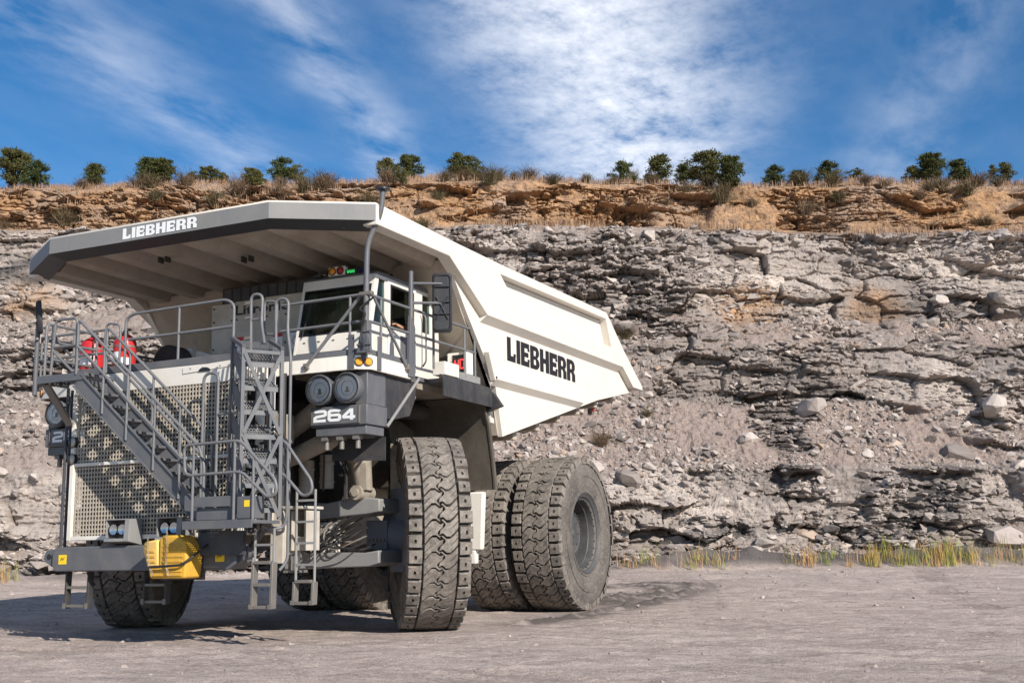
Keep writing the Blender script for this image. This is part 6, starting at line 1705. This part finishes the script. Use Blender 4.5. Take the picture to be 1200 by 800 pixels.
# yellow wheel chocks hung on the bumper
PALEY = paint('faded_yellow_plastic', (0.70, 0.45, 0.12), 0.55, (0.40, 0.30, 0.18), 0.45, 4.5)
def chock(poly, grooves, label):
    ox, oz = poly[0]
    c_ = empty('wheel_chock', (ox, -3.88, oz)); tag(c_, label, 'wheel chock', 'yellow chocks on the bumper')
    b = MB(); b.prism([(x-ox, z-oz) for x, z in poly], 'y', -0.40, 0.0); b.build('block', PALEY if 'paler' in label else YELLOWP, c_, 0.035)
    for (x0, x1, z) in grooves:
        b = MB(); b.box(x0-ox+0.03, x1-ox-0.03, -0.412, -0.4005, z-oz, z-oz+0.035); b.build('rib', YELLOWP, c_, 0.004)
    return c_
c1 = chock([(0.56, 1.22), (0.44, 1.54), (0.49, 1.64), (0.76, 1.67), (0.79, 1.22)], [(0.56, 0.76, 1.30), (0.53, 0.75, 1.38), (0.51, 0.74, 1.46)], 'paler left yellow wheel chock hanging on the bumper')
c2 = chock([(0.62, 1.05), (0.58, 1.215), (0.795, 1.218), (0.79, 1.68), (0.86, 1.73), (1.16, 1.73), (1.32, 1.58), (1.36, 1.38), (1.33, 1.05)], [(0.66, 1.30, 1.09), (0.66, 1.30, 1.15), (0.84, 1.32, 1.30), (0.84, 1.32, 1.38), (0.84, 1.31, 1.46), (0.84, 1.28, 1.54)], 'larger right yellow wheel chock hanging on the bumper, ribbed front')
def chain(pts):
    b = MB(); pts = fillet(pts, 0.05, 4); n = len(pts); L_ = 0; k = 0
    acc = [Vector(pts[0])]
    for p, q_ in zip(pts[:-1], pts[1:]):
        m_ = max(1, int((Vector(q_)-Vector(p)).length/0.035))
        for i in range(1, m_+1): acc.append(Vector(p).lerp(Vector(q_), i/m_))
    for i in range(len(acc)-1):
        d = (acc[i+1]-acc[i]); sd_ = Vector((0, 1, 0)).cross(d).normalized() if i % 2 else Vector((0, 1, 0))
        for s_ in (-1, 1): b.tube([acc[i]-d*0.2+sd_*0.012*s_, acc[i+1]+d*0.2+sd_*0.012*s_], 0.006, 4)
    b.build('chain', CHAIN, truck)
chain([(0.62, -4.345, 1.69), (0.62, -4.345, 1.5), (0.68, -4.345, 1.22), (0.74, -4.345, 1.12)])
chain([(1.0, -4.345, 1.80), (1.02, -4.345, 1.6), (1.0, -4.345, 1.3), (1.06, -4.345, 1.10)])
b = MB(); b.tube([(0.66, -4.345, 1.235), (0.98, -4.35, 1.245), (1.32, -4.345, 1.26), (1.46, -4.2, 1.42), (1.50, -3.9, 1.60)], 0.02, 8, fil=0.08); b.build('strap', HOSE, truck)
b = MB(); b.box(0.5, 1.4, -3.875, -3.865, 1.02, 1.17); b.build('chock_bracket', DARKGREY, bumper)

# ================================================================== driver, left arm on the window sill
def person():
    root = empty('person', (2.52, -0.12, 5.16))
    tag(root, 'driver in a black shirt in the cab, bare forearm on the window sill', 'person')
    J = {'pel': (0, 0, 0.10, .15), 'sp': (0, 0.03, 0.30, .15), 'ch': (0, 0.04, 0.48, .17), 'nk': (0, 0.0, 0.66, .06), 'hd': (0, -0.02, 0.78, .085), 'cr': (0, -0.01, 0.90, .075),
         'ls': (0.22, 0.0, 0.54, .075), 'le': (0.47, -0.12, 0.40, .050), 'lm': (0.53, -0.32, 0.40, .045), 'lw': (0.53, -0.46, 0.41, .032), 'lh': (0.52, -0.55, 0.415, .036),
         'rs': (-0.22, 0.0, 0.54, .075), 're': (-0.26, -0.30, 0.36, .050), 'rw': (0.02, -0.60, 0.36, .033), 'rh': (0.06, -0.72, 0.40, .036),
         'lk': (0.13, -0.48, 0.12, .075), 'la': (0.14, -0.62, -0.34, .05), 'lhp': (0.11, -0.04, 0.08, .095), 'rk': (-0.13, -0.48, 0.12, .075), 'ra': (-0.14, -0.62, -0.34, .05), 'rhp': (-0.11, -0.04, 0.08, .095)}
    E = [('pel', 'sp'), ('sp', 'ch'), ('ch', 'nk'), ('nk', 'hd'), ('hd', 'cr'), ('ch', 'ls'), ('ls', 'le'), ('le', 'lm'), ('lm', 'lw'), ('lw', 'lh'), ('ch', 'rs'), ('rs', 're'), ('re', 'rw'), ('rw', 'rh'), ('pel', 'lhp'), ('lhp', 'lk'), ('lk', 'la'), ('pel', 'rhp'), ('rhp', 'rk'), ('rk', 'ra')]
    for hd_, wr, sgn in (('lh', 'lw', 1), ('rh', 'rw', -1)):
        h = Vector(J[hd_][:3]); d = (h-Vector(J[wr][:3])).normalized(); s_ = d.cross(Vector((0, 0, 1))).normalized()
        for k, (o_, l_) in enumerate(((-0.03, 0.075), (-0.01, 0.085), (0.01, 0.08), (0.03, 0.065))):
            a_ = h+s_*o_+d*0.02; c_ = a_+d*l_*0.5; e_ = a_+d*l_+Vector((0, 0, -0.025))
            J[f'{hd_}f{k}a'] = (*c_, .010); J[f'{hd_}f{k}b'] = (*e_, .009); E += [(hd_, f'{hd_}f{k}a'), (f'{hd_}f{k}a', f'{hd_}f{k}b')]
        a_ = h-s_*0.045*sgn-d*0.01; e_ = a_-s_*0.02*sgn+d*0.05
        J[f'{hd_}t'] = (*e_, .011); E.append((hd_, f'{hd_}t'))
    names = list(J); me = bpy.data.meshes.new('body'); me.from_pydata([J[n_][:3] for n_ in names], [(names.index(a_), names.index(c_)) for a_, c_ in E], [])
    ob = bpy.data.objects.new('tmp_body', me); COL.objects.link(ob)
    sk = ob.modifiers.new('skin', 'SKIN'); sk.use_smooth_shade = True
    for i, n_ in enumerate(names):
        me.skin_vertices[0].data[i].radius = (J[n_][3],)*2; me.skin_vertices[0].data[i].use_root = (n_ == 'pel')
    ob.modifiers.new('sub', 'SUBSURF').levels = 2
    bpy.context.view_layer.update()
    m2 = bpy.data.meshes.new_from_object(ob.evaluated_get(bpy.context.evaluated_depsgraph_get()))
    bpy.data.objects.remove(ob)
    m2.materials.clear()
    for mt in (plain('skin', (0.52, 0.27, 0.17), 0.5, var=0.05), plain('black_shirt', (0.02, 0.02, 0.022), 0.8), plain('work_trousers', (0.05, 0.06, 0.08), 0.8)): m2.materials.append(mt)
    for p in m2.polygons:
        c_ = p.center
        skin = c_.z > 0.62 or (c_.x > 0.42 and c_.y < -0.10) or (c_.y < -0.42 and c_.z > 0.28) or (c_.x < -0.1 and c_.y < -0.34 and c_.z > 0.28)
        p.material_index = 0 if skin else (1 if c_.z > 0.16 else 2)
    bo = bpy.data.objects.new('body', m2); COL.objects.link(bo); bo.parent = root
    b = MB(); b.lathe([(0.001, 0.10), (0.06, 0.09), (0.095, 0.04), (0.102, -0.02), (0.10, -0.05)], (0, 0.0, 0.875), (0, 0, 1), 18); b.box(-0.07, 0.07, -0.19, -0.08, 0.845, 0.86); b.build('cap', plain('dark_cap', (0.02, 0.025, 0.03), 0.8), root)
    b = MB(); b.add([(-0.012, -0.098, 0.775), (0.012, -0.098, 0.775), (0, -0.125, 0.765), (0, -0.095, 0.815)], [(0, 1, 2), (1, 3, 2), (3, 0, 2), (0, 3, 1)])
    for s_ in (-1, 1): b.lathe([(0.001, -0.012), (0.018, -0.006), (0.02, 0.01), (0.001, 0.012)], (s_*0.088, 0.0, 0.785), (s_, 0, 0), 8)
    b.build('nose_and_ears', plain('skin_face', (0.50, 0.26, 0.165), 0.5, var=0.05), root)
person()
